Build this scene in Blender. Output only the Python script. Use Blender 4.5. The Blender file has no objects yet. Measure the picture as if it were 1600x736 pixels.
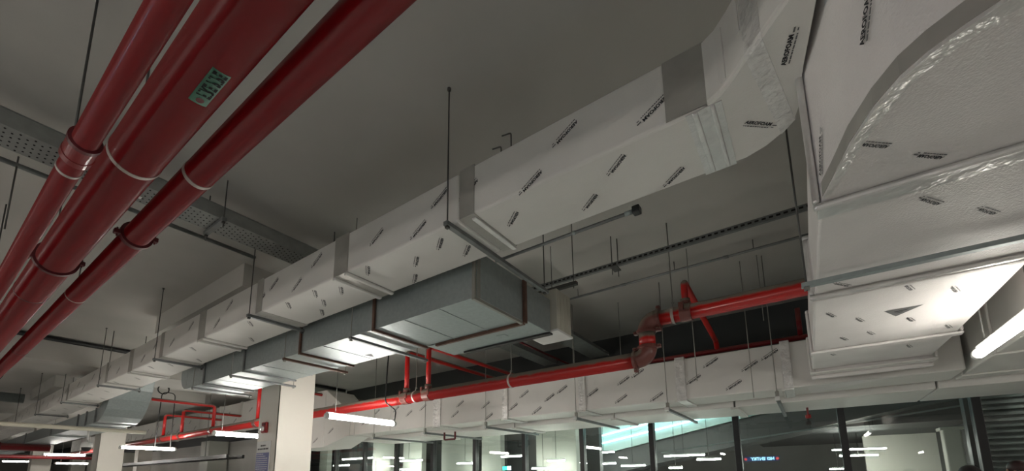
import bpy, bmesh, math, random
from mathutils import Vector, Matrix
random.seed(7)
scene = bpy.context.scene
col = scene.collection
PI = math.pi
H = 1.55            # eye height: geometry below is written relative to eye level, the floor is at z = -H

# ------------------------------------------------------------------ camera
cam_d = bpy.data.cameras.new('camera')
cam = bpy.data.objects.new('camera', cam_d); col.objects.link(cam)
cam_d.sensor_fit = 'HORIZONTAL'; cam_d.sensor_width = 36.0
cam_d.lens = 669.805/1600*36.0
cam_d.shift_x = 0.0; cam_d.shift_y = (636.3-368)/1600.0
cam_d.clip_start = 0.05; cam_d.clip_end = 300
pt, ro, ya = 0.163034, -0.0119159, 0.603083
c, s = math.cos, math.sin
Ry = Matrix(((c(ya), s(ya), 0), (-s(ya), c(ya), 0), (0, 0, 1)))
Rp = Matrix(((1, 0, 0), (0, c(pt), s(pt)), (0, -s(pt), c(pt))))
Rr = Matrix(((c(ro), 0, s(ro)), (0, 1, 0), (-s(ro), 0, c(ro))))
R = Rr @ Rp @ Ry
right, fwd, up = R[0], R[1], R[2]
M = Matrix((right, up, -fwd)).transposed().to_4x4()
cam.matrix_world = Matrix.Translation((0, 0, H)) @ M
scene.camera = cam

# ------------------------------------------------------------------ world and exposure
w = bpy.data.worlds.new('world'); scene.world = w; w.use_nodes = True
w.node_tree.nodes['Background'].inputs[0].default_value = (0.75, 0.85, 1.0, 1)
w.node_tree.nodes['Background'].inputs[1].default_value = 0.02
scene.view_settings.view_transform = 'Standard'; scene.view_settings.look = 'None'
scene.view_settings.gamma = 1.0; scene.view_settings.exposure = 1.15
scene.view_settings.use_curve_mapping = False
TUBE_POWER = 42.0

# ------------------------------------------------------------------ materials
def nodes(name):
    m = bpy.data.materials.new(name); m.use_nodes = True
    nt = m.node_tree; return m, nt, nt.nodes['Principled BSDF']
def mat(name, rgb, rough=0.6, metal=0.0, var=0.08, vscale=3.0, bump=0.0, bscale=60.0, spec=0.5, emit=0.0, ergb=None, kind='noise', dist=0.002, coat=0.0, bump2=0.0, b2scale=5.0):
    m, nt, b = nodes(name); N = nt.nodes; L = nt.links
    b.inputs['Roughness'].default_value = rough; b.inputs['Metallic'].default_value = metal
    b.inputs['Specular IOR Level'].default_value = spec
    b.inputs['Coat Weight'].default_value = coat; b.inputs['Coat Roughness'].default_value = 0.15
    tc = N.new('ShaderNodeTexCoord')
    n1 = N.new('ShaderNodeTexNoise'); n1.inputs['Scale'].default_value = vscale; n1.inputs['Detail'].default_value = 6
    L.new(tc.outputs['Object'], n1.inputs['Vector'])
    cr = N.new('ShaderNodeValToRGB')
    cr.color_ramp.elements[0].position = 0.3; cr.color_ramp.elements[1].position = 0.7
    lo = [max(0, x*(1-var)) for x in rgb]; hi = [min(1, x*(1+var)) for x in rgb]
    cr.color_ramp.elements[0].color = (*lo, 1); cr.color_ramp.elements[1].color = (*hi, 1)
    L.new(n1.outputs['Fac'], cr.inputs['Fac']); L.new(cr.outputs['Color'], b.inputs['Base Color'])
    if emit:
        b.inputs['Emission Color'].default_value = (*(ergb or rgb), 1); b.inputs['Emission Strength'].default_value = emit
    prev = None
    if bump:
        t = N.new('ShaderNodeTexVoronoi' if kind == 'voronoi' else 'ShaderNodeTexNoise')
        t.inputs['Scale'].default_value = bscale
        L.new(tc.outputs['Object'], t.inputs['Vector'])
        bp = N.new('ShaderNodeBump'); bp.inputs['Strength'].default_value = bump; bp.inputs['Distance'].default_value = dist
        L.new(t.outputs['Distance' if kind == 'voronoi' else 'Fac'], bp.inputs['Height']); prev = bp
    if bump2:
        t = N.new('ShaderNodeTexNoise'); t.inputs['Scale'].default_value = b2scale; t.inputs['Detail'].default_value = 3
        L.new(tc.outputs['Object'], t.inputs['Vector'])
        bp = N.new('ShaderNodeBump'); bp.inputs['Strength'].default_value = bump2; bp.inputs['Distance'].default_value = 0.02
        L.new(t.outputs['Fac'], bp.inputs['Height'])
        if prev: L.new(prev.outputs['Normal'], bp.inputs['Normal'])
        prev = bp
    if prev: L.new(prev.outputs['Normal'], b.inputs['Normal'])
    return m
def red_mat(name, rgb, dust, rough=0.34):
    m, nt, b = nodes(name); N = nt.nodes; L = nt.links
    b.inputs['Specular IOR Level'].default_value = 0.5
    b.inputs['Anisotropic'].default_value = 0.93; b.inputs['Anisotropic Rotation'].default_value = 0.25
    b.inputs['Coat Weight'].default_value = 0.12; b.inputs['Coat Roughness'].default_value = 0.07
    tg = N.new('ShaderNodeTangent'); tg.direction_type = 'RADIAL'; tg.axis = 'X'; L.new(tg.outputs[0], b.inputs['Tangent'])
    g = N.new('ShaderNodeNewGeometry'); sp = N.new('ShaderNodeSeparateXYZ'); L.new(g.outputs['Normal'], sp.inputs[0])
    tc = N.new('ShaderNodeTexCoord'); n1 = N.new('ShaderNodeTexNoise'); n1.inputs['Scale'].default_value = 9
    n1.inputs['Detail'].default_value = 5
    L.new(tc.outputs['Object'], n1.inputs['Vector'])
    ad = N.new('ShaderNodeMath'); ad.operation = 'MULTIPLY_ADD'; ad.inputs[1].default_value = 0.5
    L.new(n1.outputs['Fac'], ad.inputs[0]); L.new(sp.outputs['Z'], ad.inputs[2])
    mr = N.new('ShaderNodeMapRange'); mr.inputs['From Min'].default_value = 0.30; mr.inputs['From Max'].default_value = 0.55
    mr.inputs['To Max'].default_value = dust
    L.new(ad.outputs[0], mr.inputs['Value'])
    mx = N.new('ShaderNodeMix'); mx.data_type = 'RGBA'
    mx.inputs['A'].default_value = (*rgb, 1); mx.inputs['B'].default_value = (0.20, 0.175, 0.14, 1)
    L.new(mr.outputs[0], mx.inputs['Factor']); L.new(mx.outputs['Result'], b.inputs['Base Color'])
    mr2 = N.new('ShaderNodeMapRange'); mr2.inputs['To Min'].default_value = rough; mr2.inputs['To Max'].default_value = 0.9
    L.new(mr.outputs[0], mr2.inputs['Value']); L.new(mr2.outputs[0], b.inputs['Roughness'])
    bp = N.new('ShaderNodeBump'); bp.inputs['Strength'].default_value = 0.12; bp.inputs['Distance'].default_value = 0.002
    n2 = N.new('ShaderNodeTexNoise'); n2.inputs['Scale'].default_value = 55; L.new(tc.outputs['Object'], n2.inputs['Vector'])
    L.new(n2.outputs['Fac'], bp.inputs['Height']); L.new(bp.outputs['Normal'], b.inputs['Normal'])
    return m
WHITE = mat('white_duct_insulation', (0.73, 0.715, 0.68), 0.55, 0, 0.05, 1.6, 0.35, 110, bump2=0.25, b2scale=3.5)
PEBBLE = mat('embossed_white_insulation', (0.78, 0.75, 0.735), 0.48, 0, 0.05, 2.5, 0.55, 120, kind='voronoi', dist=0.003, bump2=0.12, b2scale=9)
CRINK = mat('crinkled_foil_paper', (0.74, 0.73, 0.71), 0.32, 0.35, 0.12, 14, 0.9, 45, dist=0.006, bump2=0.8, b2scale=18)
FOIL = mat('foil_tape', (0.72, 0.71, 0.70), 0.28, 0.7, 0.1, 8, 0.5, 30, dist=0.006, bump2=0.5, b2scale=14)
DULLTAPE = mat('dull_grey_tape', (0.40, 0.39, 0.36), 0.5, 0.35, 0.08, 8, 0.3, 40)
INK = mat('black_print', (0.02, 0.02, 0.025), 0.6)
INKSOFT = mat('grey_print', (0.13, 0.13, 0.13), 0.6)
GALV = mat('galvanised_steel', (0.34, 0.385, 0.385), 0.46, 0.55, 0.07, 25, 0.15, 40, bump2=0.2, b2scale=2.5)
GALVD = mat('dull_galvanised_steel', (0.20, 0.21, 0.21), 0.5, 0.6, 0.15, 10)
BROWN = mat('rust_primed_angle', (0.13, 0.07, 0.05), 0.55, 0.3, 0.25, 12)
ROD = mat('threaded_rod_steel', (0.10, 0.10, 0.095), 0.5, 0.6)
RODL = mat('bright_rod_steel', (0.30, 0.30, 0.27), 0.5, 0.5)
RED = red_mat('red_pipe_paint', (0.48, 0.008, 0.006), 1.0)
REDD = red_mat('dark_red_pipe_paint', (0.20, 0.003, 0.006), 0.2)
CAST = red_mat('grimy_cast_fitting', (0.17, 0.055, 0.045), 0.9, 0.4)
CLAMPR = mat('dark_red_clamp', (0.10, 0.008, 0.012), 0.5)
BANDW = mat('pale_clamp_band', (0.42, 0.36, 0.33), 0.45, 0.3)
CEIL = mat('painted_concrete_ceiling', (0.45, 0.44, 0.41), 0.9, 0, 0.10, 0.7, 0.25, 35)
FLOORM = mat('grey_garage_floor', (0.70, 0.70, 0.69), 0.5, 0, 0.1, 0.8)
WALLM = mat('grey_painted_wall', (0.62, 0.61, 0.58), 0.85, 0, 0.08, 1.0, 0.1, 30)
COLM = mat('white_painted_column', (0.74, 0.71, 0.64), 0.45, 0, 0.03, 2.0, 0.06, 20)
BLACK = mat('black_frame_metal', (0.012, 0.012, 0.013), 0.4)
CABLE = mat('black_cable', (0.015, 0.015, 0.015), 0.5)
BEIGE = mat('beige_fan_box_paint', (0.50, 0.48, 0.41), 0.5, 0, 0.05, 3)
PVC = mat('cream_plastic', (0.60, 0.56, 0.46), 0.5)
WPLAST = mat('white_plastic', (0.72, 0.72, 0.70), 0.4)
TRAYM = mat('perforated_tray_steel', (0.27, 0.28, 0.27), 0.5, 0.5, 0.1, 12)
HOLE = mat('dark_hole', (0.01, 0.01, 0.01), 0.9)
TUBE = mat('lit_tube_diffuser', (0.9, 0.88, 0.82), 0.5, 0, 0, 3, emit=TUBE_POWER, ergb=(1.0, 0.95, 0.88))
GREENL = mat('green_label', (0.04, 0.14, 0.09), 0.5)
BLUEP = mat('blue_sign_face', (0.13, 0.14, 0.33), 0.4)
ALARM = mat('red_alarm_plastic', (0.30, 0.012, 0.012), 0.35)
TUBEDIM = mat('dimmed_tube_diffuser', (0.9, 0.88, 0.82), 0.5, 0, 0, 3, emit=TUBE_POWER*0.34, ergb=(1.0, 0.95, 0.86))  # emission turned down to soften the hot spot on the big duct
TEAL = mat('pale_teal_panel', (0.42, 0.58, 0.56), 0.4, 0, 0.04, 1)
TEALLED = mat('teal_led_line', (0.6, 0.95, 0.95), 0.5, emit=5, ergb=(0.6, 0.97, 1.0))
PANEL = mat('pale_wall_panel', (0.46, 0.47, 0.42), 0.5, 0, 0.05, 1)
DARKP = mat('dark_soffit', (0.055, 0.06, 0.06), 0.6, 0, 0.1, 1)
SLAT = mat('shutter_slat_steel', (0.13, 0.135, 0.135), 0.5, 0.2, 0.5, 4)
SIGNB = mat('sign_blue_glow', (0.02, 0.06, 0.25), 0.5, emit=1.2, ergb=(0.02, 0.10, 0.45))
SIGNW = mat('sign_letter_glow', (0.6, 0.9, 1.0), 0.5, emit=9, ergb=(0.35, 0.8, 1.0))
SIGNR = mat('sign_red_glow', (0.8, 0.05, 0.05), 0.5, emit=3, ergb=(1.0, 0.08, 0.06))
SIGNG = mat('exit_green_glow', (0.05, 0.6, 0.4), 0.5, emit=1.0, ergb=(0.05, 0.9, 0.6))
SKIN = mat('skin', (0.40, 0.24, 0.17), 0.5)
HAIR = mat('dark_hair', (0.015, 0.010, 0.010), 0.5)
SHIRT = mat('dark_shirt', (0.03, 0.03, 0.04), 0.8)
TROUS = mat('dark_trousers', (0.02, 0.022, 0.03), 0.8)
def glass_mat():
    m = bpy.data.materials.new('window_glass'); m.use_nodes = True
    nt = m.node_tree; N = nt.nodes; L = nt.links
    N.remove(N['Principled BSDF'])
    f = N.new('ShaderNodeFresnel'); f.inputs['IOR'].default_value = 1.9
    t = N.new('ShaderNodeBsdfTransparent'); t.inputs[0].default_value = (0.80, 0.86, 0.84, 1)
    g = N.new('ShaderNodeBsdfGlossy'); g.inputs['Roughness'].default_value = 0.0
    x = N.new('ShaderNodeMixShader')
    ge = N.new('ShaderNodeNewGeometry'); mu = N.new('ShaderNodeMath'); mu.operation = 'SUBTRACT'; mu.use_clamp = True
    L.new(f.outputs[0], mu.inputs[0]); L.new(ge.outputs['Backfacing'], mu.inputs[1])   # only the outer face of the pane mirrors
    L.new(mu.outputs[0], x.inputs[0]); L.new(t.outputs[0], x.inputs[1]); L.new(g.outputs[0], x.inputs[2])
    L.new(x.outputs[0], N['Material Output'].inputs[0])
    return m
GLASS = glass_mat()

# ------------------------------------------------------------------ mesh helpers
class MB:
    def __init__(self): self.v = []; self.f = []; self.mi = []; self.sm = []
    def add(self, vs, fs, mi=0, smooth=False):
        o = len(self.v); self.v += [tuple(x) for x in vs]
        for f in fs: self.f.append([o+i for i in f]); self.mi.append(mi); self.sm.append(smooth)
        return self
    def box(self, x0, x1, y0, y1, z0, z1, bev=0.0, mi=0, seg=2):
        return self.hexa([(x0,y0,z0),(x1,y0,z0),(x1,y1,z0),(x0,y1,z0),(x0,y0,z1),(x1,y0,z1),(x1,y1,z1),(x0,y1,z1)], bev, mi, seg)
    def hexa(self, p, bev=0.0, mi=0, seg=2):
        F = [(0,3,2,1),(4,5,6,7),(0,1,5,4),(1,2,6,5),(2,3,7,6),(3,0,4,7)]
        if not bev: return self.add(p, F, mi)
        bm = bmesh.new(); vs = [bm.verts.new(q) for q in p]
        for f in F: bm.faces.new([vs[i] for i in f])
        bmesh.ops.bevel(bm, geom=bm.edges[:], offset=bev, segments=seg, profile=0.5, affect='EDGES')
        bm.verts.index_update()
        self.add([v.co[:] for v in bm.verts], [[v.index for v in f.verts] for f in bm.faces], mi, False)
        bm.free(); return self
    def sweep(self, stations, mi=0, smooth=False, cap=True):
        """stations: list of equal-length closed rings"""
        n = len(stations[0]); o = []; fs = []
        for r in stations: o += r
        for k in range(len(stations)-1):
            for i in range(n):
                j = (i+1) % n
                fs.append((k*n+i, k*n+j, (k+1)*n+j, (k+1)*n+i))
        if cap: fs.append(tuple(range(n-1, -1, -1))); fs.append(tuple((len(stations)-1)*n+i for i in range(n)))
        return self.add(o, fs, mi, smooth)
    def tube(self, pts, r, seg=16, mi=0, rs=None):
        P = [Vector(p) for p in pts]; rings = []
        ref = None
        for i, p in enumerate(P):
            a = (P[i]-P[i-1]).normalized() if i else (P[1]-P[0]).normalized()
            b = (P[i+1]-P[i]).normalized() if i < len(P)-1 else a
            t = (a+b).normalized()
            if ref is None: ref = Vector((0, 0, 1)) if abs(t.z) < 0.9 else Vector((1, 0, 0))
            u = (ref - t*ref.dot(t)).normalized(); v = t.cross(u); ref = u
            k = 1/max(0.5, a.dot(t))
            rr = (rs[i] if rs else r)
            rings.append([tuple(p + (u*math.cos(q)+v*math.sin(q))*rr*(1 if True else k)) for q in [2*PI*j/seg for j in range(seg)]])
        return self.sweep(rings, mi, True)
    def disc_ring(self, c0, axis, r0, r1, wd, seg=28, mi=0):
        """a band (hollow collar) of inner r0, outer r1 and width wd around axis"""
        cc = Vector(c0); t = Vector(axis).normalized()
        ref = Vector((0, 0, 1)) if abs(t.z) < 0.9 else Vector((1, 0, 0))
        u = (ref - t*ref.dot(t)).normalized(); v = t.cross(u)
        st = []
        for j in range(seg+1):
            q = 2*PI*j/seg; d = u*math.cos(q)+v*math.sin(q)
            st.append([tuple(cc+d*r0-t*wd/2), tuple(cc+d*r1-t*wd/2), tuple(cc+d*r1+t*wd/2), tuple(cc+d*r0+t*wd/2)])
        return self.sweep(st, mi, False, cap=False)
    def stamp(self, o, u, v, n, size, mi=1, key='AEROFOAM', sub=True):
        o, u, v, n = Vector(o), Vector(u).normalized(), Vector(v).normalized(), Vector(n)
        vs, fs = text_mesh(key)
        w = max(x for x, y in vs)
        k = size/w
        self.add([tuple(o+u*x*k+v*y*k+n*0.0025) for x, y in vs], fs, mi)
        if sub:
            def bar(x0, x1, y0, y1):
                self.add([tuple(o+u*x*size+v*y*size+n*0.0025) for x, y in ((x0,y0),(x1,y0),(x1,y1),(x0,y1))], [(0,1,2,3)], mi+1)
            x = 0.02
            while x < 0.97:
                l = random.choice((0.05, 0.09, 0.13)); bar(x, min(1, x+l), -0.11, -0.065); x += l+0.02
            bar(1.06, 1.22, 0.0, 0.05); bar(1.08, 1.17, -0.09, -0.055)
        return self
    def build(self, name, mats, parent=None, loc=None):
        me = bpy.data.meshes.new(name)
        if parent is not None: L = Vector(parent_world(parent))
        else: L = Vector(loc) + Vector((0, 0, H)) if loc is not None else Vector(self.v[0])*0
        me.from_pydata([(x-L.x, y-L.y, z+H-L.z) for x, y, z in self.v], [], self.f)
        if not isinstance(mats, (list, tuple)): mats = [mats]
        for m in mats: me.materials.append(m)
        for p, mi, sm in zip(me.polygons, self.mi, self.sm): p.material_index = min(mi, len(mats)-1); p.use_smooth = sm
        bm = bmesh.new(); bm.from_mesh(me)
        # consistent outward normals on closed pieces
        bmesh.ops.recalc_face_normals(bm, faces=[f for f in bm.faces if f.material_index == 0 or len(mats) == 1])
        bm.to_mesh(me); bm.free(); me.update()
        o = bpy.data.objects.new(name, me); col.objects.link(o)
        if parent is not None: o.parent = parent
        else: o.location = L
        return o
def parent_world(p):
    L = Vector((0, 0, 0))
    while p is not None: L += p.location; p = p.parent
    return L
_T = {}
def text_mesh(s):
    if s in _T: return _T[s]
    cu = bpy.data.curves.new('t', 'FONT'); cu.body = s; cu.size = 1; cu.offset = 0.045; cu.resolution_u = 2
    ob = bpy.data.objects.new('t', cu); col.objects.link(ob)
    dg = bpy.context.evaluated_depsgraph_get(); dg.update()
    me = ob.evaluated_get(dg).to_mesh()
    vs = [(v.co.x, v.co.y) for v in me.vertices]; fs = [list(p.vertices) for p in me.polygons]
    ob.evaluated_get(dg).to_mesh_clear()
    bpy.data.objects.remove(ob); bpy.data.curves.remove(cu)
    x0 = min(x for x, y in vs); vs = [(x-x0, y) for x, y in vs]
    _T[s] = (vs, fs); return _T[s]
def thing(name, label, cat, loc, group=None):
    o = bpy.data.objects.new(name, None); col.objects.link(o)
    o.location = (loc[0], loc[1], loc[2]+H); o.empty_display_size = 0.1
    o['label'] = label; o['category'] = cat
    if group: o['group'] = group
    return o
def tag(o, label, cat, group=None, kind=None):
    o['label'] = label; o['category'] = cat
    if group: o['group'] = group
    if kind: o['kind'] = kind
    return o
def struct(o): o['kind'] = 'structure'; return o
def copy_tree(o, parent=None):
    q = o.copy(); col.objects.link(q); q.parent = parent
    for ch in [x for x in bpy.data.objects if x.parent == o]: copy_tree(ch, q)
    return q
def arc(cx, cz, r, a0, a1, n, f):
    return [f(cx+r*math.cos(a0+(a1-a0)*i/n), cz+r*math.sin(a0+(a1-a0)*i/n)) for i in range(n+1)]
def bend(pts, r, n=6):
    """round the inner corners of a polyline"""
    P = [Vector(p) for p in pts]; out = [P[0]]
    for i in range(1, len(P)-1):
        a = (P[i-1]-P[i]).normalized(); b = (P[i+1]-P[i]).normalized()
        p0 = P[i]+a*r; p1 = P[i]+b*r
        for k in range(n+1):
            t = k/n; out.append(p0*(1-t)**2 + P[i]*2*t*(1-t) + p1*t*t)
    out.append(P[-1]); return out

# ------------------------------------------------------------------ structure
CZ = 2.78
struct(MB().box(-60, 14, -14, 8, -H-0.2, -H).build('floor', FLOORM))
struct(MB().box(-60, 14, 8, 26, -H-0.2, -H).build('floor', FLOORM))
struct(MB().box(-60, 14, -14, 8.1, CZ, CZ+0.3).build('ceiling', CEIL))
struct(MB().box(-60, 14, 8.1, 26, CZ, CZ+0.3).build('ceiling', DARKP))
struct(MB().box(-60.3, -60, -14, 26, -H, CZ).build('wall_left', WALLM))
struct(MB().box(14, 14.3, -14, 26, -H, CZ).build('wall_right', WALLM))
struct(MB().box(-60, 14, -14.3, -14, -H, CZ).build('wall_rear', WALLM))
struct(MB().box(-60, 14, 26, 26.3, -H, CZ).build('wall_far', WALLM))
# column heads (thickened slab round each column) and beam
struct(MB().box(-8.9, -5.75, 2.3, 5.4, 2.47, CZ).build('trim_1', CEIL))
struct(MB().box(-19.1, -15.9, 2.2, 5.6, 2.47, CZ).build('trim_2', CEIL))
struct(MB().box(-12.9, -11.7, -13.9, 7.9, 2.3, CZ).build('trim_3', CEIL))
struct(MB().box(-29.4, -26.2, 2.2, 5.6, 2.47, CZ).build('trim_4', CEIL))
# upstand wall over the glazing
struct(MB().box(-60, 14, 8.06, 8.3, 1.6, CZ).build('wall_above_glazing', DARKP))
struct(MB().box(-60, -14, 8.0, 8.2, -H, 1.6).build('wall_far_left', WALLM))
# columns
def column(x0, x1, y0, y1, z1, label):
    r = thing('column', label, 'column', ((x0+x1)/2, (y0+y1)/2, -H))
    MB().box(x0, x1, y0, y1, -H, z1, 0.018).build('shaft', COLM, r)
    MB().box(x0-0.015, x1+0.015, y0-0.015, y1+0.015, -H, -H+0.12, 0.01).build('base_band', GALVD, r)
    MB().box(x1-0.004, x1+0.006, y0-0.006, y0+0.05, -H, z1-0.01).box(x1-0.05, x1+0.006, y0-0.006, y0+0.004, -H, z1-0.01).build('corner_guard', COLM, r)
    return r
column(-7.64, -7.0, 3.5, 4.1, 2.47, 'white painted square column with a blue and white notice, nearest the middle')
column(-17.85, -17.2, 3.5, 4.08, 2.47, 'white square column farther back left, beyond the grey duct end')
column(-28.0, -27.4, 3.5, 4.1, 2.47, 'thin-looking pale column far left behind the hanging tube lights')
column(-28.0, -27.4, 7.05, 7.6, CZ, 'pale column at the far left, behind its twin and close to the wall')

# glazing
MX = [-14.0] + [round(1.845-1.404*k, 3) for k in range(10, -1, -1)] + [3.3, 4.7, 6.1, 7.5, 14]
for i in range(len(MX)-1):
    x0, x1 = MX[i], MX[i+1]
    r = bpy.data.objects.new('window_%d' % (i+1), None); col.objects.link(r); r.location = (x0, 8.0, 0); struct(r)
    MB().box(x0-0.045, x0+0.045, 7.93, 8.07, -H+0.001, 1.6, 0.006).build('mullion', BLACK, r)
    MB().box(x0+0.045, x1-0.045, 7.99, 8.0, -H+0.08, 1.56).build('glass_pane', GLASS, r)
    MB().box(x0+0.045, x1-0.045, 7.95, 8.05, -H+0.001, -H+0.08).box(x0+0.045, x1-0.045, 7.95, 8.05, 1.56, 1.6).build('window_frame', BLACK, r)

# ------------------------------------------------------------------ tube lights
def tube_light(x, y0, z, label, length=1.2, hang='rods', dm=None):
    y1 = y0+length
    r = thing('tube_light', label, 'tube light', (x, (y0+y1)/2, z), 'hanging tube lights in the garage')
    MB().tube([(x, y0+0.03, z), (x, y1-0.03, z)], 0.034, 16).build('diffuser', dm or TUBE, r)
    MB().box(x-0.012, x+0.012, y0+0.01, y1-0.01, z+0.030, z+0.058, 0.005).build('housing', WPLAST, r)
    for ye, sgn in ((y0, 1), (y1, -1)):
        MB().tube([(x, ye, z), (x, ye+sgn*0.045, z)], 0.039, 16).build('end_cap', WPLAST, r)
    if hang == 'rods':
        for yy in (y0+0.2, y1-0.2):
            MB().tube([(x, yy, z+0.06), (x, yy, CZ-0.002)], 0.005, 6).build('suspension_rod', ROD, r)
    elif hang == 'hook':
        yy = y1-0.02
        pts = bend([(x, yy, z+0.05), (x, yy+0.03, z+0.22), (x, yy-0.19, z+0.32), (x, yy-0.17, z+0.9), (x, yy-0.10, CZ-0.002)], 0.06)
        MB().tube(pts, 0.011, 8).build('suspension_cable', CABLE, r)
        MB().tube([(x, y0+0.15, z+0.06), (x, y0+0.15, CZ-0.002)], 0.004, 6).build('suspension_rod', ROD, r)
    elif hang == 'loop':
        for yy in (y0+0.5, y1-0.12):
            pass
        ya_, yb_ = y0+0.72, y0+1.06
        pts = bend([(x, ya_, z+0.06), (x, ya_+0.02, z+1.55), (x, yb_-0.02, z+1.55), (x, yb_, z+0.06)], 0.12)
        MB().tube(pts, 0.012, 8).build('hanging_bail', CABLE, r)
        MB().tube([(x, (ya_+yb_)/2, z+1.55), (x, (ya_+yb_)/2, CZ-0.002)], 0.006, 6).build('suspension_rod', ROD, r)
        MB().disc_ring((x, ya_+0.04, z+1.62), (1, 0, 0), 0.11, 0.135, 0.02).build('cable_hook', CABLE, r)
    return r
tube_light(1.1, 3.3, 0.86, 'glowing tube light at the right edge, below the big white duct', dm=TUBEDIM)
tube_light(-5.35, 3.3, 0.86, 'lit tube light just right of the white column with the notice', hang='hook')
tube_light(-8.9, 3.3, 0.86, 'lit tube light partly hidden behind the left side of the notice column', hang='hook')
tube_light(-14.4, 3.3, 0.88, 'lit tube light hung from a black loop, right of the second white column', hang='loop')
tube_light(-23.6, 3.26, 1.07, 'lit tube light left of the second white column, under the security camera')
tube_light(-38, 3.7, 1.27, 'small lit tube light at the bottom left corner')
tube_light(-30, 4.6, 0.95, 'small faint lit tube light low behind the far left columns')
# rows behind the camera, which light the place
for k, (x, y) in enumerate([(1.3, -4.4), (-3.0, -4.4), (-7.3, -4.4), (-11.6, -4.4), (-17, -4.4), (-24, -4.4), (6, -4.4),
                            (-3, -10), (-12, -10), (4, -10), (6.2, 3.3), (9.5, 3.3)]):
    tube_light(x, y, 0.88, ['tube light overhead behind the viewpoint, outside the photograph, unit %s' % w for w in
               ('nearest', 'second', 'third', 'fourth', 'fifth', 'sixth', 'on the right', 'rear first', 'rear second', 'rear third', 'right of frame', 'far right of frame')][k])

# ------------------------------------------------------------------ insulated main duct
UN = Vector((-0.86, 0, -0.51)); VN = Vector((0.51, 0, -0.86))   # print direction on the near face (normal -y)
UB = Vector((-0.79, 0.61, 0)); VB = Vector((0.61, 0.79, 0))
def stamps_near(mb, y, pts, size=0.155, u=UN, v=VN):
    for x, z in pts:
        o = Vector((x, y, z)) - u*size*0.5
        mb.stamp(o, u, v, (0, -1, 0), size)
def stamps_bot(mb, z, pts, size=0.145, u=UB, v=VB):
    # seen from below: keep the lettering the right way round
    if (Vector(u).cross(Vector(v))).z > 0: v = -Vector(v)
    for x, y in pts:
        o = Vector((x, y, z)) - Vector(u)*size*0.5
        mb.stamp(o, u, v, (0, 0, -1), size)
DM = [WHITE, INK, INKSOFT]
md = thing('air_duct', 'long white insulated rectangular duct running diagonally across the picture', 'air duct', (-6, 2.25, 1.73))
near_pts = [(-0.97,1.98),(-0.47,1.86),(-1.21,1.77),(-1.7,1.93),(-1.97,1.98),(-2.18,1.81),(-2.66,1.92),(-3.51,1.99),(-3.83,1.84),(-4.27,1.97),(-3.08,1.86),(-5.27,1.99),(-5.57,1.84),(-6.36,1.98),(-6.97,1.88),(-4.52,1.87)]
bot_pts = [(-0.72,2.11),(-0.98,2.33),(-0.48,2.40),(-1.48,2.19),(-2.0,2.32),(-2.44,2.21),(-2.88,2.08),(-2.67,2.41),(-2.1,2.13),(-3.4,2.18),(-3.66,2.08),(-4.13,2.08),(-3.79,2.25),(-4.03,2.38)]
for k in range(60):
    near_pts.append((-7.6-0.55*k+random.uniform(-.1,.1), (1.97, 1.85)[k % 2]))
    bot_pts.append((-4.9-0.55*k+random.uniform(-.1,.1), (2.1, 2.37, 2.22)[k % 3]))
cuts = [-0.23, -1.80, -3.13, -4.66, -6.0, -7.40, -8.7, -10.05, -12.9, -15.8, -18.7, -21.6, -24.5, -27.4, -30.3, -36.0]
for a, b in zip(cuts[:-1], cuts[1:]):
    mb = MB().box(b+0.004, a-0.004, 2.0, 2.5, 1.73, 2.09, 0.018, 0, 3)
    stamps_near(mb, 2.0, [p for p in near_pts if b+0.09 < p[0] < a-0.09])
    stamps_bot(mb, 1.73, [p for p in bot_pts if b+0.09 < p[0] < a-0.09])
    mb.build('duct_section', DM, md)
def wrap(x0, x1, y0, y1, z0, z1, t, parent, m, name='tape_band'):
    mb = MB()
    mb.box(x0, x1, y0-t, y1+t, z0-t, z0, min(t*0.45, 0.008)); mb.box(x0, x1, y0-t, y1+t, z1, z1+t, min(t*0.45, 0.008))
    mb.box(x0, x1, y0-t, y0, z0, z1, min(t*0.45, 0.008)); mb.box(x0, x1, y1, y1+t, z0, z1, min(t*0.45, 0.008))
    return mb.build(name, m, parent)
wrap(-1.79, -1.66, 2.0, 2.5, 1.73, 2.09, 0.004, md, DULLTAPE)
for x in (-3.13, -6.0, -8.7):
    wrap(x-0.11, x+0.09, 2.0, 2.5, 1.73, 2.09, 0.003, md, DULLTAPE)
    MB().box(x-0.13, x-0.09, 2.0, 2.5, 1.705, 1.732, 0.008).box(x+0.04, x+0.08, 2.0, 2.5, 1.705, 1.732, 0.008).build('joint_ridge', WHITE, md)
for x in (-4.6, -7.4, -10.05, -12.9, -15.8):
    wrap(x-0.03, x+0.10, 2.0, 2.5, 1.73, 2.09, 0.004, md, DULLTAPE)
MB().box(-1.71, -1.67, 2.03, 2.52, 1.715, 1.732, 0.006).build('joint_ridge', FOIL, md)
# elbow turning towards the big duct
near = [(-.23,1.99),(-.17,1.958),(-.11,1.90),(-.055,1.835),(0.01,1.765),(.06,1.71),(.10,1.67),(.16,1.60),(.22,1.55)]
far = [(-.23,2.50),(-.12,2.505),(-.02,2.47),(.05,2.42),(.11,2.35),(.13,2.27),(.135,2.18),(.14,2.10),(.145,2.04)]
def ring(n, f, z0, z1, b=0.02):
    n, f = Vector((*n, 0)), Vector((*f, 0)); d = (f-n).normalized()
    return [tuple(n+d*b+Vector((0,0,z0))), tuple(n+d*b*.3+Vector((0,0,z0+b*.3))), tuple(n+Vector((0,0,z0+b))), tuple(n+Vector((0,0,z1-b))), tuple(n+d*b+Vector((0,0,z1))),
            tuple(f-d*b+Vector((0,0,z1))), tuple(f+Vector((0,0,z1-b))), tuple(f+Vector((0,0,z0+b))), tuple(f-d*b+Vector((0,0,z0)))]
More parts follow.
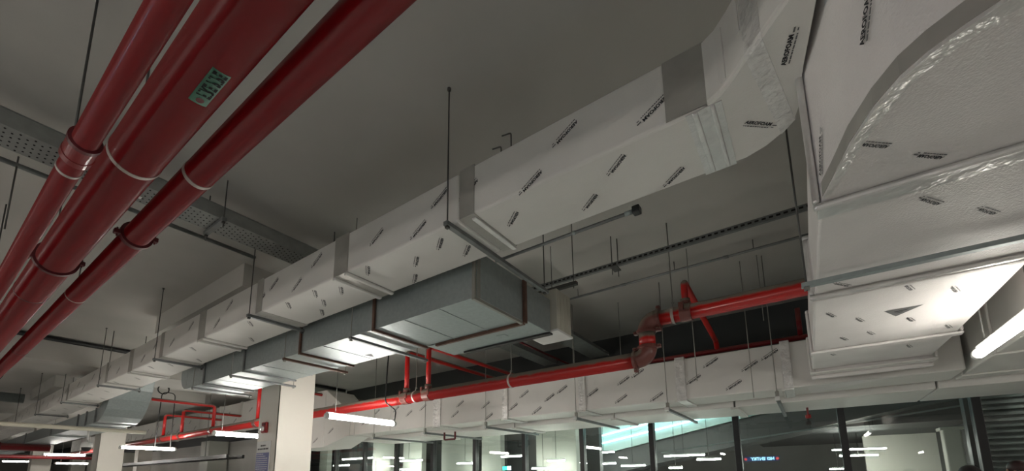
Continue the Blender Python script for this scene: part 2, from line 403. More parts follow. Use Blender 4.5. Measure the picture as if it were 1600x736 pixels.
mb = MB().sweep([ring(a, b, 1.73, 2.09) for a, b in zip(near, far)])
mb.stamp((-0.10,2.215,1.73), (0.76,0.65,0), (0.65,-0.76,0), (0,0,-1), 0.14)
mb.stamp((0.085,1.97,1.73), (0.25,-0.97,0), (-0.97,-0.25,0), (0,0,-1), 0.14)
mb.build('duct_elbow', DM, md)
# foil and grey tape on the elbow
mb = MB()
for i in range(0, 2):
    pass
for (x0, x1, yy) in ((-0.30, -0.275, 0), (-0.22, -0.20, 0)):
    mb.box(x0, x1, 2.0, 2.49, 1.716, 1.731, 0.006)
mb.box(-0.33, -0.17, 2.0, 2.5, 1.725, 1.731).build('foil_tape', FOIL, md)
MB().box(-0.42, -0.21, 1.994, 2.0, 1.74, 2.08).build('grey_tape', DULLTAPE, md)
def strip_on(n0, n1, z0, z1, off, mbx):
    a, b = Vector((*n0, 0)), Vector((*n1, 0)); d = (b-a).normalized(); nn = Vector((d.y, -d.x, 0))
    if nn.y > 0: nn = -nn
    p = [a+nn*off, b+nn*off]
    mbx.add([(p[0].x,p[0].y,z0),(p[1].x,p[1].y,z0),(p[1].x,p[1].y,z1),(p[0].x,p[0].y,z1),(a.x,a.y,z0),(b.x,b.y,z0),(b.x,b.y,z1),(a.x,a.y,z1)],
            [(0,1,2,3),(7,6,5,4),(0,4,5,1),(1,5,6,2),(2,6,7,3),(3,7,4,0)])
MB().sweep([ring(Vector(a)-Vector((0.0, 0.003)), Vector(b)+Vector((0.003, 0.003)), 1.7265, 2.0935) for a, b in list(zip(near, far))[3:5]]).build('crinkled_wrap', CRINK, md)
mb = MB(); strip_on((-.155,1.945), (-.135,1.925), 1.76, 2.03, 0.006, mb); strip_on((-.075,1.858), (-.06,1.842), 1.88, 2.06, 0.006, mb)
mb.build('paper_strip', WHITE, md)

# ------------------------------------------------------------------ big duct at the right
bd = thing('air_duct', 'large white embossed duct with foil tape filling the right side', 'air duct', (0.6, 3.5, 1.12))
PM = [PEBBLE, INK, INKSOFT]
out = [(.145,2.10),(.16,2.04),(.19,1.92),(.23,1.74),(.28,1.60),(.33,1.51),(.38,1.46),(.44,1.42),(.50,1.388),(.60,1.35),(.75,1.315),(1.0,1.3),(2.0,1.3),(6.0,1.3)]
inn = [(1.08,2.10),(1.08,2.09),(1.083,2.08),(1.09,2.06),(1.10,2.045),(1.115,2.03),(1.13,2.02),(1.15,2.012),(1.17,2.006),(1.20,2.003),(1.25,2.0),(1.3,2.0),(2.0,2.0),(6.0,2.0)]
mb = MB().sweep([ring(a, b, 1.12, 1.95, 0.012) for a, b in zip(out, inn)])
def on_side(p0, z0, p1, size, mb, key='AEROFOAM'):
    """letters up the vertical outer side of the elbow, between plan points p0 and p1"""
    a, b = Vector((*p0, 0)), Vector((*p1, 0)); d = (b-a).normalized(); n = Vector((d.y, -d.x, 0))
    if n.y > 0: n = -n
    return a + n*0.004 + Vector((0, 0, z0)), d, n
for (p0, p1, z0, size) in (((.28,1.60), (.33,1.51), 1.345, 0.15), ((.161,2.035), (.19,1.92), 1.21, 0.15), ((.38,1.46), (.44,1.42), 1.55, 0.15)):
    o, d, n = on_side(p0, z0, p1, size, mb)
    u = (Vector((0, 0, 1))*0.93 + d*0.37).normalized(); v = n.cross(u)
    mb.stamp(o, u, v, n, size)
stamps_bot(mb, 1.12, [(0.30,1.80),(0.47,1.985),(1.0,1.75)], 0.10, Vector((-0.75,-0.66,0)), Vector((-0.66,0.75,0)))
mb.build('duct_elbow', PM, bd)
# tape along the elbow's lower edge: dull on the side, crinkled and bright on the bottom
sa, sb = [], []
for i in range(1, 12):
    a = Vector((*out[i], 0)); b = Vector((*inn[i], 0)); t = (Vector((*out[i+1], 0))-Vector((*out[i-1], 0))).normalized()
    n = Vector((-t.y, t.x, 0)); n = n if n.dot(b-a) > 0 else -n
    wdt = (0.012, 0.022, 0.034, 0.042, 0.040, 0.048, 0.043, 0.050, 0.046, 0.05, 0.05, 0.05)[i-1]
    sb.append([tuple(a-n*0.008+Vector((0,0,1.108))), tuple(a+n*wdt+Vector((0,0,1.113))), tuple(a+n*wdt+Vector((0,0,1.121))), tuple(a-n*0.008+Vector((0,0,1.121)))])
    sa.append([tuple(a-n*0.001+Vector((0,0,1.121))), tuple(a-n*0.001+Vector((0,0,1.185))), tuple(a-n*0.007+Vector((0,0,1.185))), tuple(a-n*0.010+Vector((0,0,1.121)))])
MB().sweep(sb).build('foil_tape', CRINK, bd)
MB().sweep(sa).build('side_tape', DULLTAPE, bd)
# straight parts
mb = MB().hexa([(.14,2.10,1.12),(1.08,2.10,1.12),(1.08,3.2,1.12),(.135,3.2,1.12),(.15,2.10,1.72),(1.08,2.10,1.72),(1.08,3.2,1.50),(.135,3.2,1.50)], 0.012)
stamps_bot(mb, 1.12, [(0.53,2.34),(0.75,2.58),(0.27,3.12),(0.95,2.75)], 0.115, Vector((-0.60,-0.80,0)), Vector((-0.8,0.6,0)))
mb.build('duct_section', PM, bd)
mb = MB().box(.125, 1.08, 3.2, 4.75, 1.12, 1.50, 0.012)
stamps_bot(mb, 1.12, [(0.23,3.7),(0.41,3.95),(0.72,4.17),(0.61,3.42),(0.85,3.63),(0.51,4.39),(0.34,4.44),(0.99,4.55)], 0.12, Vector((-0.35,-0.94,0)), Vector((-0.94,0.35,0)))
mb.add([(0.53,3.833,1.1175),(0.735,3.83,1.1175),(0.614,4.01,1.1175)], [(0,1,2)], 2)
mb.add([(0.585,3.88,1.1165),(0.665,3.86,1.1165),(0.655,3.885,1.1165),(0.60,3.905,1.1165)], [(0,1,2,3)], 1)
mb.add([(0.60,3.925,1.1165),(0.64,3.90,1.1165),(0.635,3.93,1.1165)], [(0,1,2)], 1)
mb.build('duct_section', PM, bd)
mb = MB().hexa([(.12,4.80,1.12),(1.09,4.80,1.12),(1.10,5.75,1.15),(.12,5.75,1.15),(.12,4.80,1.5),(1.09,4.80,1.5),(1.10,5.75,1.5),(.12,5.75,1.5)], 0.015)
stamps_bot(mb, 1.128, [(0.28,5.0),(0.84,5.1)], 0.12, Vector((-0.3,-0.95,0)), Vector((-0.95,0.3,0)))
mb.build('duct_section', PM, bd)
def yband(y0, y1, x0, x1, z0, z1, t, m, name, parent, bev=None):
    mb = MB(); bv = min(t*.45, (y1-y0)*.45, 0.012) if bev is None else bev
    mb.box(x0-t, x1+t, y0, y1, z0-t, z0, bv); mb.box(x0-t, x1+t, y0, y1, z1, z1+t, bv)
    mb.box(x0-t, x0, y0, y1, z0, z1, bv); mb.box(x1, x1+t, y0, y1, z0, z1, bv)
    return mb.build(name, m, parent)
yband(2.075, 2.105, .145, 1.08, 1.12, 1.76, 0.028, FOIL, 'joint_flange', bd)
yband(2.105, 2.21, .145, 1.08, 1.12, 1.70, 0.010, FOIL, 'foil_band', bd)
yband(3.20, 3.235, .13, 1.08, 1.12, 1.50, 0.030, FOIL, 'joint_flange', bd)
yband(3.275, 3.315, .13, 1.08, 1.12, 1.50, 0.022, PEBBLE, 'joint_flange', bd)
yband(3.235, 3.275, .13, 1.08, 1.12, 1.50, 0.010, FOIL, 'foil_band', bd)
yband(4.74, 4.82, .125, 1.09, 1.12, 1.50, 0.024, PEBBLE, 'joint_flange', bd)
yband(5.70, 5.78, .12, 1.11, 1.12, 1.50, 0.022, WHITE, 'joint_flange', bd)
yband(5.84, 5.90, .15, 1.08, 1.10, 1.50, 0.040, PEBBLE, 'joint_flange', bd)
MB().box(.15, 1.08, 5.75, 6.08, 1.10, 1.50).build('duct_section', PEBBLE, bd)
MB().add([(0.05,6.0,1.018),(0.95,6.02,1.018),(0.75,6.09,1.018),(0.1,6.6,1.018)], [(0,1,2,3)]).build('paper_patch', PEBBLE, bd)
# hanger under the big duct: steel channel and two rods
r = thing('trapeze_hanger', 'grey steel channel and rods under the big white duct at right', 'pipe hanger', (0.6, 2.9, 1.08))
MB().box(.06, 1.36, 2.86, 2.905, 1.062, 1.088, 0.004).build('channel', GALV, r)
for x in (.085, 1.30):
    q = MB().tube([(x, 2.883, 1.04), (x, 2.883, CZ-0.002)], 0.0055, 8).build('threaded_rod', ROD, r)
    MB().box(x-0.014, x+0.014, 2.869, 2.897, 1.043, 1.061, 0.003).build('nut', RODL, q)

# dark duct to the right of it
rd = thing('air_duct', 'dark duct behind the tube light at the right edge', 'air duct', (1.8, 5, 1.1))
MB().box(1.44, 2.6, 4.5, 6.75, 1.03, 1.62, 0.012).build('duct_section', WHITE, rd)
yband(5.4, 5.46, 1.44, 2.6, 1.03, 1.62, 0.02, WHITE, 'joint_flange', rd)
yband(6.4, 6.46, 1.44, 2.6, 1.03, 1.62, 0.02, WHITE, 'joint_flange', rd)
MB().box(1.44, 6.0, 3.2, 4.5, 1.03, 1.62, 0.012).build('duct_section', WHITE, rd)

# ------------------------------------------------------------------ far duct along the glazing
fd = thing('air_duct', 'white insulated duct along the glass wall behind the red pipe', 'air duct', (-4, 6.4, 1.03))
far_pts = [(-0.95,1.5),(-0.5,1.38),(-0.7,1.16),(-1.18,1.3),(-0.27,1.49),(-1.94,1.5),(-2.21,1.15),(-1.69,1.12),(-2.16,1.42),(-2.66,1.3),(-3.19,1.42),(-3.93,1.43),(-3.43,1.31),(-3.68,1.12),(-4.16,1.23),(-4.77,1.33),(-4.7,1.11),(-5.52,1.23),(-5.39,1.42),(-6.40,1.45),(-6.81,1.37),(-7.22,1.5),(-7.86,1.5),(-7.5,1.2),(-8.3,1.3)]
fc = [1.40, -0.12, -1.36, -2.85, -4.34, -6.0, -7.4, -8.9]
for a, b in zip(fc[:-1], fc[1:]):
    mb = MB().box(b+0.004, a-0.004, 6.1, 6.7, 1.03, 1.60, 0.015)
    stamps_near(mb, 6.1, [p for p in far_pts if b+0.1 < p[0] < a-0.1], 0.18)
    mb.build('duct_section', DM, fd)
for x, wd in ((-0.12, .10), (-1.36, .13), (-2.85, .12), (-4.34, .12), (-6.0, .20)):
    wrap(x-wd/2, x+wd/2, 6.1, 6.7, 1.03, 1.60, 0.025, fd, CRINK, 'joint_cover')
    MB().box(x-wd/2-0.03, x-wd/2, 6.08, 6.72, 1.0, 1.03, 0.005).build('joint_ridge', WHITE, fd)
# taper up to the bigger left part
mb = MB().hexa([(-9.9,6.1,.80),(-8.9,6.1,1.03),(-8.9,6.7,1.03),(-9.9,6.9,.80),(-9.9,6.1,2.25),(-8.9,6.1,1.60),(-8.9,6.7,1.60),(-9.9,6.9,2.25)], 0.012)
stamps_near(mb, 6.1, [(-9.3,1.5),(-9.6,1.8),(-9.6,1.2)], 0.2)
mb.build('duct_taper', DM, fd)
wrap(-8.95, -8.83, 6.1, 6.7, 1.03, 1.60, 0.014, fd, WHITE, 'joint_cover')
wrap(-8.72, -8.66, 6.1, 6.7, 1.03, 1.60, 0.014, fd, WHITE, 'joint_cover')
lc = [-9.9, -11.4, -13.0, -14.5, -16.0, -17.6, -19.2, -22.0, -25.0, -28.0, -32.0, -36.0]
for k, (a, b) in enumerate(zip(lc[:-1], lc[1:])):
    zb = 0.80 if k == 0 else 1.70; zt = 2.25 if k == 0 else 2.44
    if k == 1:
        mb = MB().hexa([(b,6.1,1.7),(a,6.1,.8),(a,6.9,.8),(b,6.9,1.7),(b,6.1,2.44),(a,6.1,2.25),(a,6.9,2.25),(b,6.9,2.44)], 0.012)
    else:
        mb = MB().box(b+0.004, a-0.004, 6.1, 6.9, zb, zt, 0.015)
        stamps_near(mb, 6.1, [(a-0.35-0.5*j, zb+0.2+0.25*(j % 2)) for j in range(int((a-b-0.4)/0.5))], 0.2)
    mb.build('duct_section', DM, fd)
    if k > 1: wrap(a-0.06, a+0.06, 6.1, 6.9, zb, zt, 0.02, fd, WHITE, 'joint_cover')
# shallow second duct behind it
sd = thing('air_duct', 'shallow lower duct between the white insulated duct and the glass', 'air duct', (-4, 7.2, 0.96))
for a, b in ((6.0, 1.3), (1.28, -0.8), (-0.82, -2.6), (-2.62, -4.6), (-4.62, -7.0), (-7.02, -9.4)):
    MB().box(b, a, 6.78, 7.86, 0.955, 1.40, 0.01).build('duct_section', WHITE, sd)
for x in (-0.81, -2.61, -4.61, -7.01):
    MB().box(x-0.05, x+0.05, 6.76, 7.88, 0.925, 0.955, 0.006).build('joint_ridge', WHITE, sd)
# channels with pale end caps below the far ducts
for k, (x, lab) in enumerate(((-0.25, 'by the big right duct'), (-1.55, 'second from the right'), (-2.95, 'under the middle of the far duct'), (-4.75, 'left of the middle of the far duct'), (-6.3, 'near the tube light'), (-7.9, 'closest to the notice column'))):
    r = thing('trapeze_hanger', 'pale channel hanger below the far duct, ' + lab, 'pipe hanger', (x, 6.9, 0.93))
    MB().box(x-0.02, x+0.02, 6.02, 7.88, 0.885, 0.925, 0.003).build('channel', GALVD, r)
    MB().box(x-0.026, x+0.026, 5.98, 6.03, 0.88, 0.93, 0.006).build('end_cap', WPLAST, r)
    MB().box(x-0.02, x+0.02, 6.04, 6.08, 0.925, 1.0, 0.003).tube([(x, 6.055, 0.87), (x, 6.055, CZ-0.002)], 0.006, 8).build('threaded_rod', RODL, r)

# ------------------------------------------------------------------ grey ducts in the middle
GM = [GALV, INK, INK]
gd = thing('air_duct', 'bare grey galvanised duct under the white duct, ending above the red pipe', 'air duct', (-5, 2.95, 1.48))
gc = [-2.13, -3.45, -4.8, -6.2, -7.5, -8.2]
for a, b in zip(gc[:-1], gc[1:]):
    mb = MB().box(b+0.003, a-0.003, 2.6, 3.3, 1.48, 1.90, 0.004)
    mid = (a+b)/2
    # cross-broken panel seams
    for q in (0.33, 0.67):
        xx = b+(a-b)*q; mb.box(xx-0.006, xx+0.006, 2.6, 3.3, 1.476, 1.48)
    if abs(a+3.45) < .1:
        mb.add([(-4.28,3.1,1.474),(-4.18,3.12,1.474),(-4.25,3.22,1.474)], [(0,1,2)], 1)
    mb.build('duct_section', GM, gd)
st = []
for i in range(7):
    a = PI/2*i/6
    xx = -8.2-0.25*math.sin(a); zb = 1.48+0.25*(1-math.cos(a))
    st.append([(xx,2.6,zb),(xx,3.3,zb),(xx,3.3,1.90),(xx,2.6,1.90)])
MB().sweep(st).build('rounded_end', GALV, gd)
for x in gc[:5]:
    m = BROWN if x > -5 else GALVD
    if x == -2.13:
        MB().box(x-0.035, x-0.005, 2.575, 3.32, 1.455, 1.48, 0.002).box(x-0.035, x-0.005, 2.575, 2.6, 1.48, 1.92, 0.002).box(x-0.002, x+0.006, 2.60, 2.64, 1.48, 1.9, 0.001).build('flange_angle', RODL, gd)
    else:
        MB().box(x-0.016, x+0.016, 2.578, 3.32, 1.455, 1.48, 0.002).box(x-0.016, x+0.016, 2.578, 2.6, 1.48, 1.92, 0.002).build('flange_angle', m, gd)
MB().box(-3.30, -2.13, 3.302, 3.335, 1.452, 1.485, 0.002).build('side_angle', BROWN, gd)
MB().box(-2.13, -2.10, 3.29, 3.33, 1.46, 1.9, 0.002).build('side_angle', BROWN, gd)
# plenum beside it
mb = MB().box(-3.45, -2.10, 3.335, 3.78, 1.485, 1.86, 0.004).box(-2.60, -2.50, 3.50, 3.58, 1.480, 1.486)
mb.build('side_plenum', GALV, gd)
MB().box(-3.25, -2.08, 3.72, 3.79, 1.465, 1.485, 0.003).build('plenum_edge', BLACK, gd)
# fan box
fb = thing('fan_box', 'beige ribbed fan box at the end of the grey duct', 'fan unit', (-2.1, 3.95, 1.5))
mb = MB().box(-2.42, -2.03, 3.80, 4.12, 1.53, 1.98, 0.006)
for q in (-2.03,):
    for yy in (3.88, 3.96, 4.04): mb.box(q, q+0.004, yy-0.004, yy+0.004, 1.54, 1.97)
mb.build('casing', BEIGE, fb)
MB().box(-2.40, -2.02, 3.79, 4.14, 1.505, 1.53, 0.006).build('bottom_flange', WPLAST, fb)
r = thing('trapeze_hanger', 'dark channel poking out above the beige fan box', 'pipe hanger', (-2.0, 4.0, 2.06))
MB().box(-2.45, -1.86, 3.93, 3.98, 2.03, 2.07, 0.004).build('channel', ROD, r)
MB().tube([(-1.9, 3.955, 2.0), (-1.9, 3.955, CZ-0.002)], 0.005, 8).build('threaded_rod', ROD, r)
# hangers under the grey duct
for x, m, y1, lab in ((-3.75, GALVD, 3.62, 'dark grey channel'), (-5.05, BROWN, 3.4, 'brown angle'), (-6.45, GALVD, 3.45, 'grey channel nearest the column'), (-7.75, GALVD, 3.4, 'grey channel at the rounded duct end')):
    r = thing('trapeze_hanger', lab + ' hanger crossing under the bare grey duct', 'pipe hanger', (x, 3.0, 1.45))
    MB().box(x-0.02, x+0.02, 2.53, y1, 1.42, 1.448, 0.003).build('channel', m, r)
    for yy in (2.545, y1-0.03):
        q = MB().tube([(x, yy, 1.40), (x, yy, CZ-0.002)], 0.005, 8).build('threaded_rod', RODL, r)
        MB().box(x-0.012, x+0.012, yy-0.012, yy+0.012, 1.40, 1.418, 0.002).build('nut', RODL, q)
# second grey duct farther left with a sloping offset
g2 = thing('air_duct', 'farther grey galvanised duct bending up at its right end, left of the first', 'air duct', (-14, 2.9, 1.4))
bo = [(-13.4,1.36),(-13.15,1.38),(-12.9,1.47),(-12.68,1.62),(-12.5,1.83),(-12.38,2.05),(-12.32,2.29)]
ti = [(-13.4,1.68),(-13.25,1.70),(-13.1,1.76),(-12.98,1.86),(-12.92,1.98),(-12.915,2.12),(-12.91,2.29)]
MB().sweep([[(a[0],2.6,a[1]),(a[0],3.3,a[1]),(b[0],3.3,b[1]),(b[0],2.6,b[1])] for a, b in zip(bo, ti)]).build('duct_bend', GALV, g2)
for a, b in ((-13.4,-14.2),(-14.2,-15.0),(-15.0,-18),(-18,-22),(-22,-28),(-28,-34)):
    MB().box(b+.003, a-.003, 2.6, 3.3, 1.36, 1.68, 0.004).build('duct_section', GALV, g2)
    MB().box(a-.02, a+.02, 2.57, 3.33, 1.335, 1.36, .002).box(a-.02, a+.02, 2.57, 2.6, 1.36, 1.70, .002).build('flange_angle', GALVD, g2)

# ------------------------------------------------------------------ hangers of the main duct
names = ['nearest, with the longest visible rod', 'second from the right', 'third from the right', 'fourth from the right, at the fading end', 'fifth from the right', 'sixth, far left', 'seventh, far left']
for k, x in enumerate((-1.87, -4.69, -7.48, -10.3, -13.1, -15.9, -18.9)):
    r = thing('trapeze_hanger', 'channel and rods carrying the long white duct, ' + names[k], 'pipe hanger', (x, 2.25, 1.7))
    y1 = 3.32 if k == 0 else 2.56
    MB().box(x-0.02, x+0.02, 1.945, y1, 1.695, 1.726, 0.003).build('channel', GALVD, r)
    for yy in ((1.965, 3.27) if k == 0 else (1.965, 2.54)):
        q = MB().tube([(x, yy, 1.675), (x, yy, CZ-0.002)], 0.0055, 8).build('threaded_rod', ROD, r)
        MB().box(x-0.013, x+0.013, yy-0.013, yy+0.013, 1.677, 1.694, 0.002).build('nut', ROD, q)
    MB().tube([(x, 1.965, CZ-0.02), (x, 1.965, CZ-0.002)], 0.014, 10).build('ceiling_anchor', ROD, r)
for x, y, z0, lab in ((-1.72, 2.53, 2.5, 'short bent hook hanging from the ceiling above the white duct, right one'), (-1.87, 2.60, 2.5, 'short bent hook hanging from the ceiling above the white duct, left one')):
    MBo = MB().tube(bend([(x-0.09, y, CZ-0.012), (x, y, CZ-0.03), (x, y, z0)], 0.02), 0.006, 8).build('ceiling_hook', ROD, None, (x, y, CZ))
    tag(MBo, lab, 'hook')

# ------------------------------------------------------------------ conduits and channels on the right of the main duct
cd = thing('conduit', 'grey conduit beside the white duct ending in a small black box', 'conduit', (-1.0, 2.62, 1.73))
MB().tube([(-0.78, 2.62, 1.745), (-1.95, 2.62, 1.745)], 0.012, 10).build('pipe', GALVD, cd)
MB().box(-0.805, -0.755, 2.59, 2.65, 1.72, 1.768, 0.006).build('junction_box', BLACK, cd)
MB().tube([(-1.25, 2.62, 1.745), (-1.23, 2.62, 1.745)], 0.016, 10).build('coupling', GALV, cd)
MB().tube([(-0.86, 2.62, 1.745), (-0.81, 2.62, 1.745)], 0.016, 10).build('coupling', GALV, cd)
# perforated channel along x
ch = thing('perforated_channel', 'long punched steel channel hanging below the ceiling, right of centre', 'cable support', (-1, 4.5, 2.42))
mb = MB().box(-2.9, 3.0, 4.50, 4.505, 2.40, 2.455).box(-2.9, 3.0, 4.505, 4.54, 2.40, 2.404).box(-2.9, 3.0, 4.505, 4.54, 2.451, 2.455)
mb.build('channel', GALVD, ch)
mb = MB()
k = 0
x = -2.85
while x < 2.9:
    mb.box(x, x+0.035, 4.497, 4.4995, 2.418, 2.437); x += 0.06
o = mb.build('slot_row', HOLE, ch); o['kind'] = 'stuff'
for x, yy in ((-1.66, 4.49), (-1.62, 4.58)):
    MB().tube([(x, yy, 2.30), (x, yy, CZ-0.002)], 0.006, 8).build('threaded_rod', ROD, ch)
MB().box(-1.68, -1.60, 4.46, 4.62, 2.385, 2.40, 0.003).build('bracket', ROD, ch)
MB().tube([(0.5, 4.52, 2.42), (0.5, 4.52, CZ-0.002)], 0.006, 8).build('threaded_rod', ROD, ch)
MB().tube([(-2.34, 4.27, 1.9), (-2.34, 4.27, CZ-0.002)], 0.004, 8).build('threaded_rod', ROD, ch)
# conduit beyond it
YC = 5.55
cd = thing('conduit', 'thin grey conduit near the ceiling behind the upper red pipe', 'conduit', (-1, YC, 2.65))
MB().tube([(-2.8, YC, 2.65), (3.0, YC, 2.65)], 0.016, 10).build('pipe', GALVD, cd)
for x in (-1.9, -0.6, 0.6):
    MB().tube([(x-0.03, YC, 2.65), (x+0.03, YC, 2.65)], 0.021, 10).build('coupling', GALVD, cd)
for x in (-2.6, -1.21, -0.3):
    MB().tube([(x, YC, 2.66), (x, YC, CZ-0.002)], 0.005, 8).build('threaded_rod', ROD, cd)
for x, y, z0, lab in ((-0.30, 6.0, 1.9, 'thin rod hanging at right behind the upper red pipe'), (-2.94, 6.0, 1.62, 'pale thin rod left of the red elbow'), (-2.3, 6.4, 1.9, 'short thin dark rod above the red elbow'), (-1.0, 5.3, 1.1, 'thin rod crossing behind the upper red pipe, middle'),(-0.5, 6.05, 0.95, 'long thin rod in front of the far duct at right')):
    tag(MB().tube([(x, y, z0), (x, y, CZ-0.002)], 0.005, 6).build('hanging_rod', RODL, None, (x, y, CZ)), lab, 'rod')

# ------------------------------------------------------------------ red pipe with the offset
PY = 4.6; R0 = 0.088
rp = thing('sprinkler_pipe', 'bright red sprinkler main with a double elbow, dust on top', 'sprinkler pipe', (-4, PY, 1.29))
ZL, ZU, XE = 1.275, 1.70, -1.345
def pipe_run(pts, r, name, m, parent, seg=24): return MB().tube(pts, r, seg).build(name, m, parent)
pipe_run([(-34, PY, ZL), (XE-0.14, PY, ZL)], R0, 'pipe', RED, rp)
pipe_run([(XE, PY, ZL+0.12), (XE, PY, ZU-0.12)], R0, 'riser', RED, rp)
pipe_run([(XE+0.14, PY, ZU), (4.0, PY, ZU)], R0*0.93, 'pipe', RED, rp)
def elbow(cx, cz, a0, a1, name):
    pts = arc(cx, cz, 0.12, a0, a1, 10, lambda a, b: (a, PY, b))
    return MB().tube(pts, R0*1.1, 24).build(name, CAST, rp)
elbow(XE-0.12, ZL+0.12, -PI/2, 0, 'elbow')
elbow(XE+0.12, ZU-0.12, PI, PI/2, 'elbow')
def coupling(cx, cz, ax, r=R0, parent=rp, m=CAST, y=PY):
    t = Vector(ax)
    mb = MB().disc_ring((cx, y, cz), ax, r*0.98, r*1.25, 0.026).disc_ring((cx, y, cz), ax, r*0.98, r*1.14, 0.045)
    o = mb.build('grooved_coupling', m, parent)
    if abs(t.x) > .5:
        for sgn in (-1, 1): MB().box(cx-0.02, cx+0.02, y-0.03, y+0.03, cz+sgn*r*1.38-0.02, cz+sgn*r*1.38+0.02, 0.006).tube([(cx, y-0.06, cz+sgn*r*1.38), (cx, y+0.06, cz+sgn*r*1.38)], 0.008, 8).build('bolt_pad', m, o)
    else:
        for sgn in (-1, 1): MB().box(cx+sgn*r*1.38-0.02, cx+sgn*r*1.38+0.02, y-0.03, y+0.03, cz-0.02, cz+0.02, 0.006).tube([(cx+sgn*r*1.38, y-0.06, cz), (cx+sgn*r*1.38, y+0.06, cz)], 0.008, 8).build('bolt_pad', m, o)
coupling(XE-0.14, ZL, (1,0,0)); coupling(XE, ZL+0.12, (0,0,1)); coupling(XE, ZU-0.12, (0,0,1)); coupling(XE+0.14, ZU, (1,0,0))
# branch outlets (mechanical tees)
for x in (-5.22, -4.73):
    pts = bend([(x, PY, ZL), (x, PY, 2.04), (x, 7.9, 2.04)], 0.07)
    pipe_run(pts, 0.037, 'branch_pipe', RED, rp, 16)
    ts = MB().disc_ring((x, PY, ZL), (1,0,0), R0, R0*1.12, 0.13).tube([(x, PY, ZL+R0), (x, PY, ZL+R0+0.07)], 0.055, 16).build('tee_strap', CAST, rp)
    MB().box(x-0.10, x-0.06, PY-0.08, PY-0.03, ZL+0.03, ZL+0.12, 0.006).build('bolt_pad', CAST, ts); MB().box(x+0.06, x+0.10, PY-0.10, PY-0.04, ZL-0.02, ZL+0.05, 0.006).build('bolt_pad', CAST, ts)
x = -0.92
pipe_run(bend([(x, PY, ZU), (x, PY, 2.05), (x+0.0, 6.4, 1.86), (x, 6.45, 1.75)], 0.06), 0.034, 'branch_pipe', RED, rp, 16)
MB().disc_ring((x, PY, ZU), (1,0,0), R0*.93, R0*1.08, 0.11).tube([(x, PY, ZU+R0), (x, PY, ZU+R0+0.06)], 0.05, 16).box(x-0.05, x-0.0, PY-0.12, PY-0.06, ZU, ZU+0.09, 0.006).build('tee_strap', CAST, rp)
# clevis hangers of the red pipe
for x, z, lab in ((-5.0, ZL, 'pale ring hanger on the red pipe between the two red risers'), (-3.17, ZL, 'pale ring hanger on the lower red pipe left of the elbow'), (-1.05, ZU, 'pale ring hanger on the upper red pipe right of the elbow'), (-9.2, ZL, 'ring hanger on the red pipe behind the notice column'), (0.6, ZU, 'ring hanger on the red pipe hidden by the big duct')):
    r = thing('pipe_hanger', lab, 'pipe hanger', (x, PY, z))
    MB().disc_ring((x, PY, z), (1,0,0), R0*1.0, R0*1.07, 0.028).build('ring', BANDW, r)
    q = MB().tube([(x, PY-0.02, z+R0), (x, PY, z+R0+0.06), (x, PY, CZ-0.002)], 0.007, 8).build('threaded_rod', RODL, r)
    MB().box(x-0.012, x+0.012, PY-0.014, PY+0.014, z+R0+0.04, z+R0+0.06, 0.003).build('nut', RODL, q)
# left set of branches (beyond the column)
for k, (x, zt, lab) in enumerate(((-10.1, 2.15, ''), (-12.42, 1.90, ''), (-14.47, 2.0, ''), (-15.87, 2.0, ''))):
    if k == 1: pts = bend([(x, PY, ZL), (x, PY, zt), (x, 3.31, zt)], 0.07)
    else: pts = bend([(x, PY, ZL), (x, PY, zt), (x, 7.9, zt)], 0.07)
    pipe_run(pts, 0.04, 'branch_pipe', RED, rp, 12)
    MB().disc_ring((x, PY, ZL), (1,0,0), R0, R0*1.15, 0.13).build('tee_strap', CAST, rp)
# dark red line over the far duct
dr = thing('sprinkler_pipe', 'thin dark red pipe running just above the far white duct', 'sprinkler pipe', (-1, 6.45, 1.72))
pipe_run([(-3.6, 6.45, 1.73), (2.4, 6.45, 1.73)], 0.035, 'pipe', REDD, dr, 14)
pipe_run([(0.06, 6.45, 1.73), (0.06, 6.45, 2.12)], 0.03, 'riser', REDD, dr, 14)
dr2 = thing('sprinkler_pipe', 'thin dark red pipe under the ceiling in the shade behind the grey duct', 'sprinkler pipe', (-3.9, 6.5, 2.3))
pipe_run([(-3.9, 3.9, 2.3), (-3.9, 7.95, 2.3)], 0.02, 'pipe', REDD, dr2, 10)
# shaded tray behind
tr = thing('cable_tray', 'shaded grey cable tray under the ceiling behind the fan box', 'cable tray', (-3.3, 6, 2.45))
MB().box(-3.5, -3.1, 4.3, 7.95, 2.40, 2.405).box(-3.5, -3.495, 4.3, 7.95, 2.405, 2.46).box(-3.105, -3.1, 4.3, 7.95, 2.405, 2.46).build('tray', TRAYM, tr)
MB().box(-3.8, -3.0, 6.0, 6.04, 2.36, 2.395, .003).tube([(-3.7, 6.02, 2.36), (-3.7, 6.02, CZ-0.002)], 0.005, 8).build('support_channel', GALVD, tr)

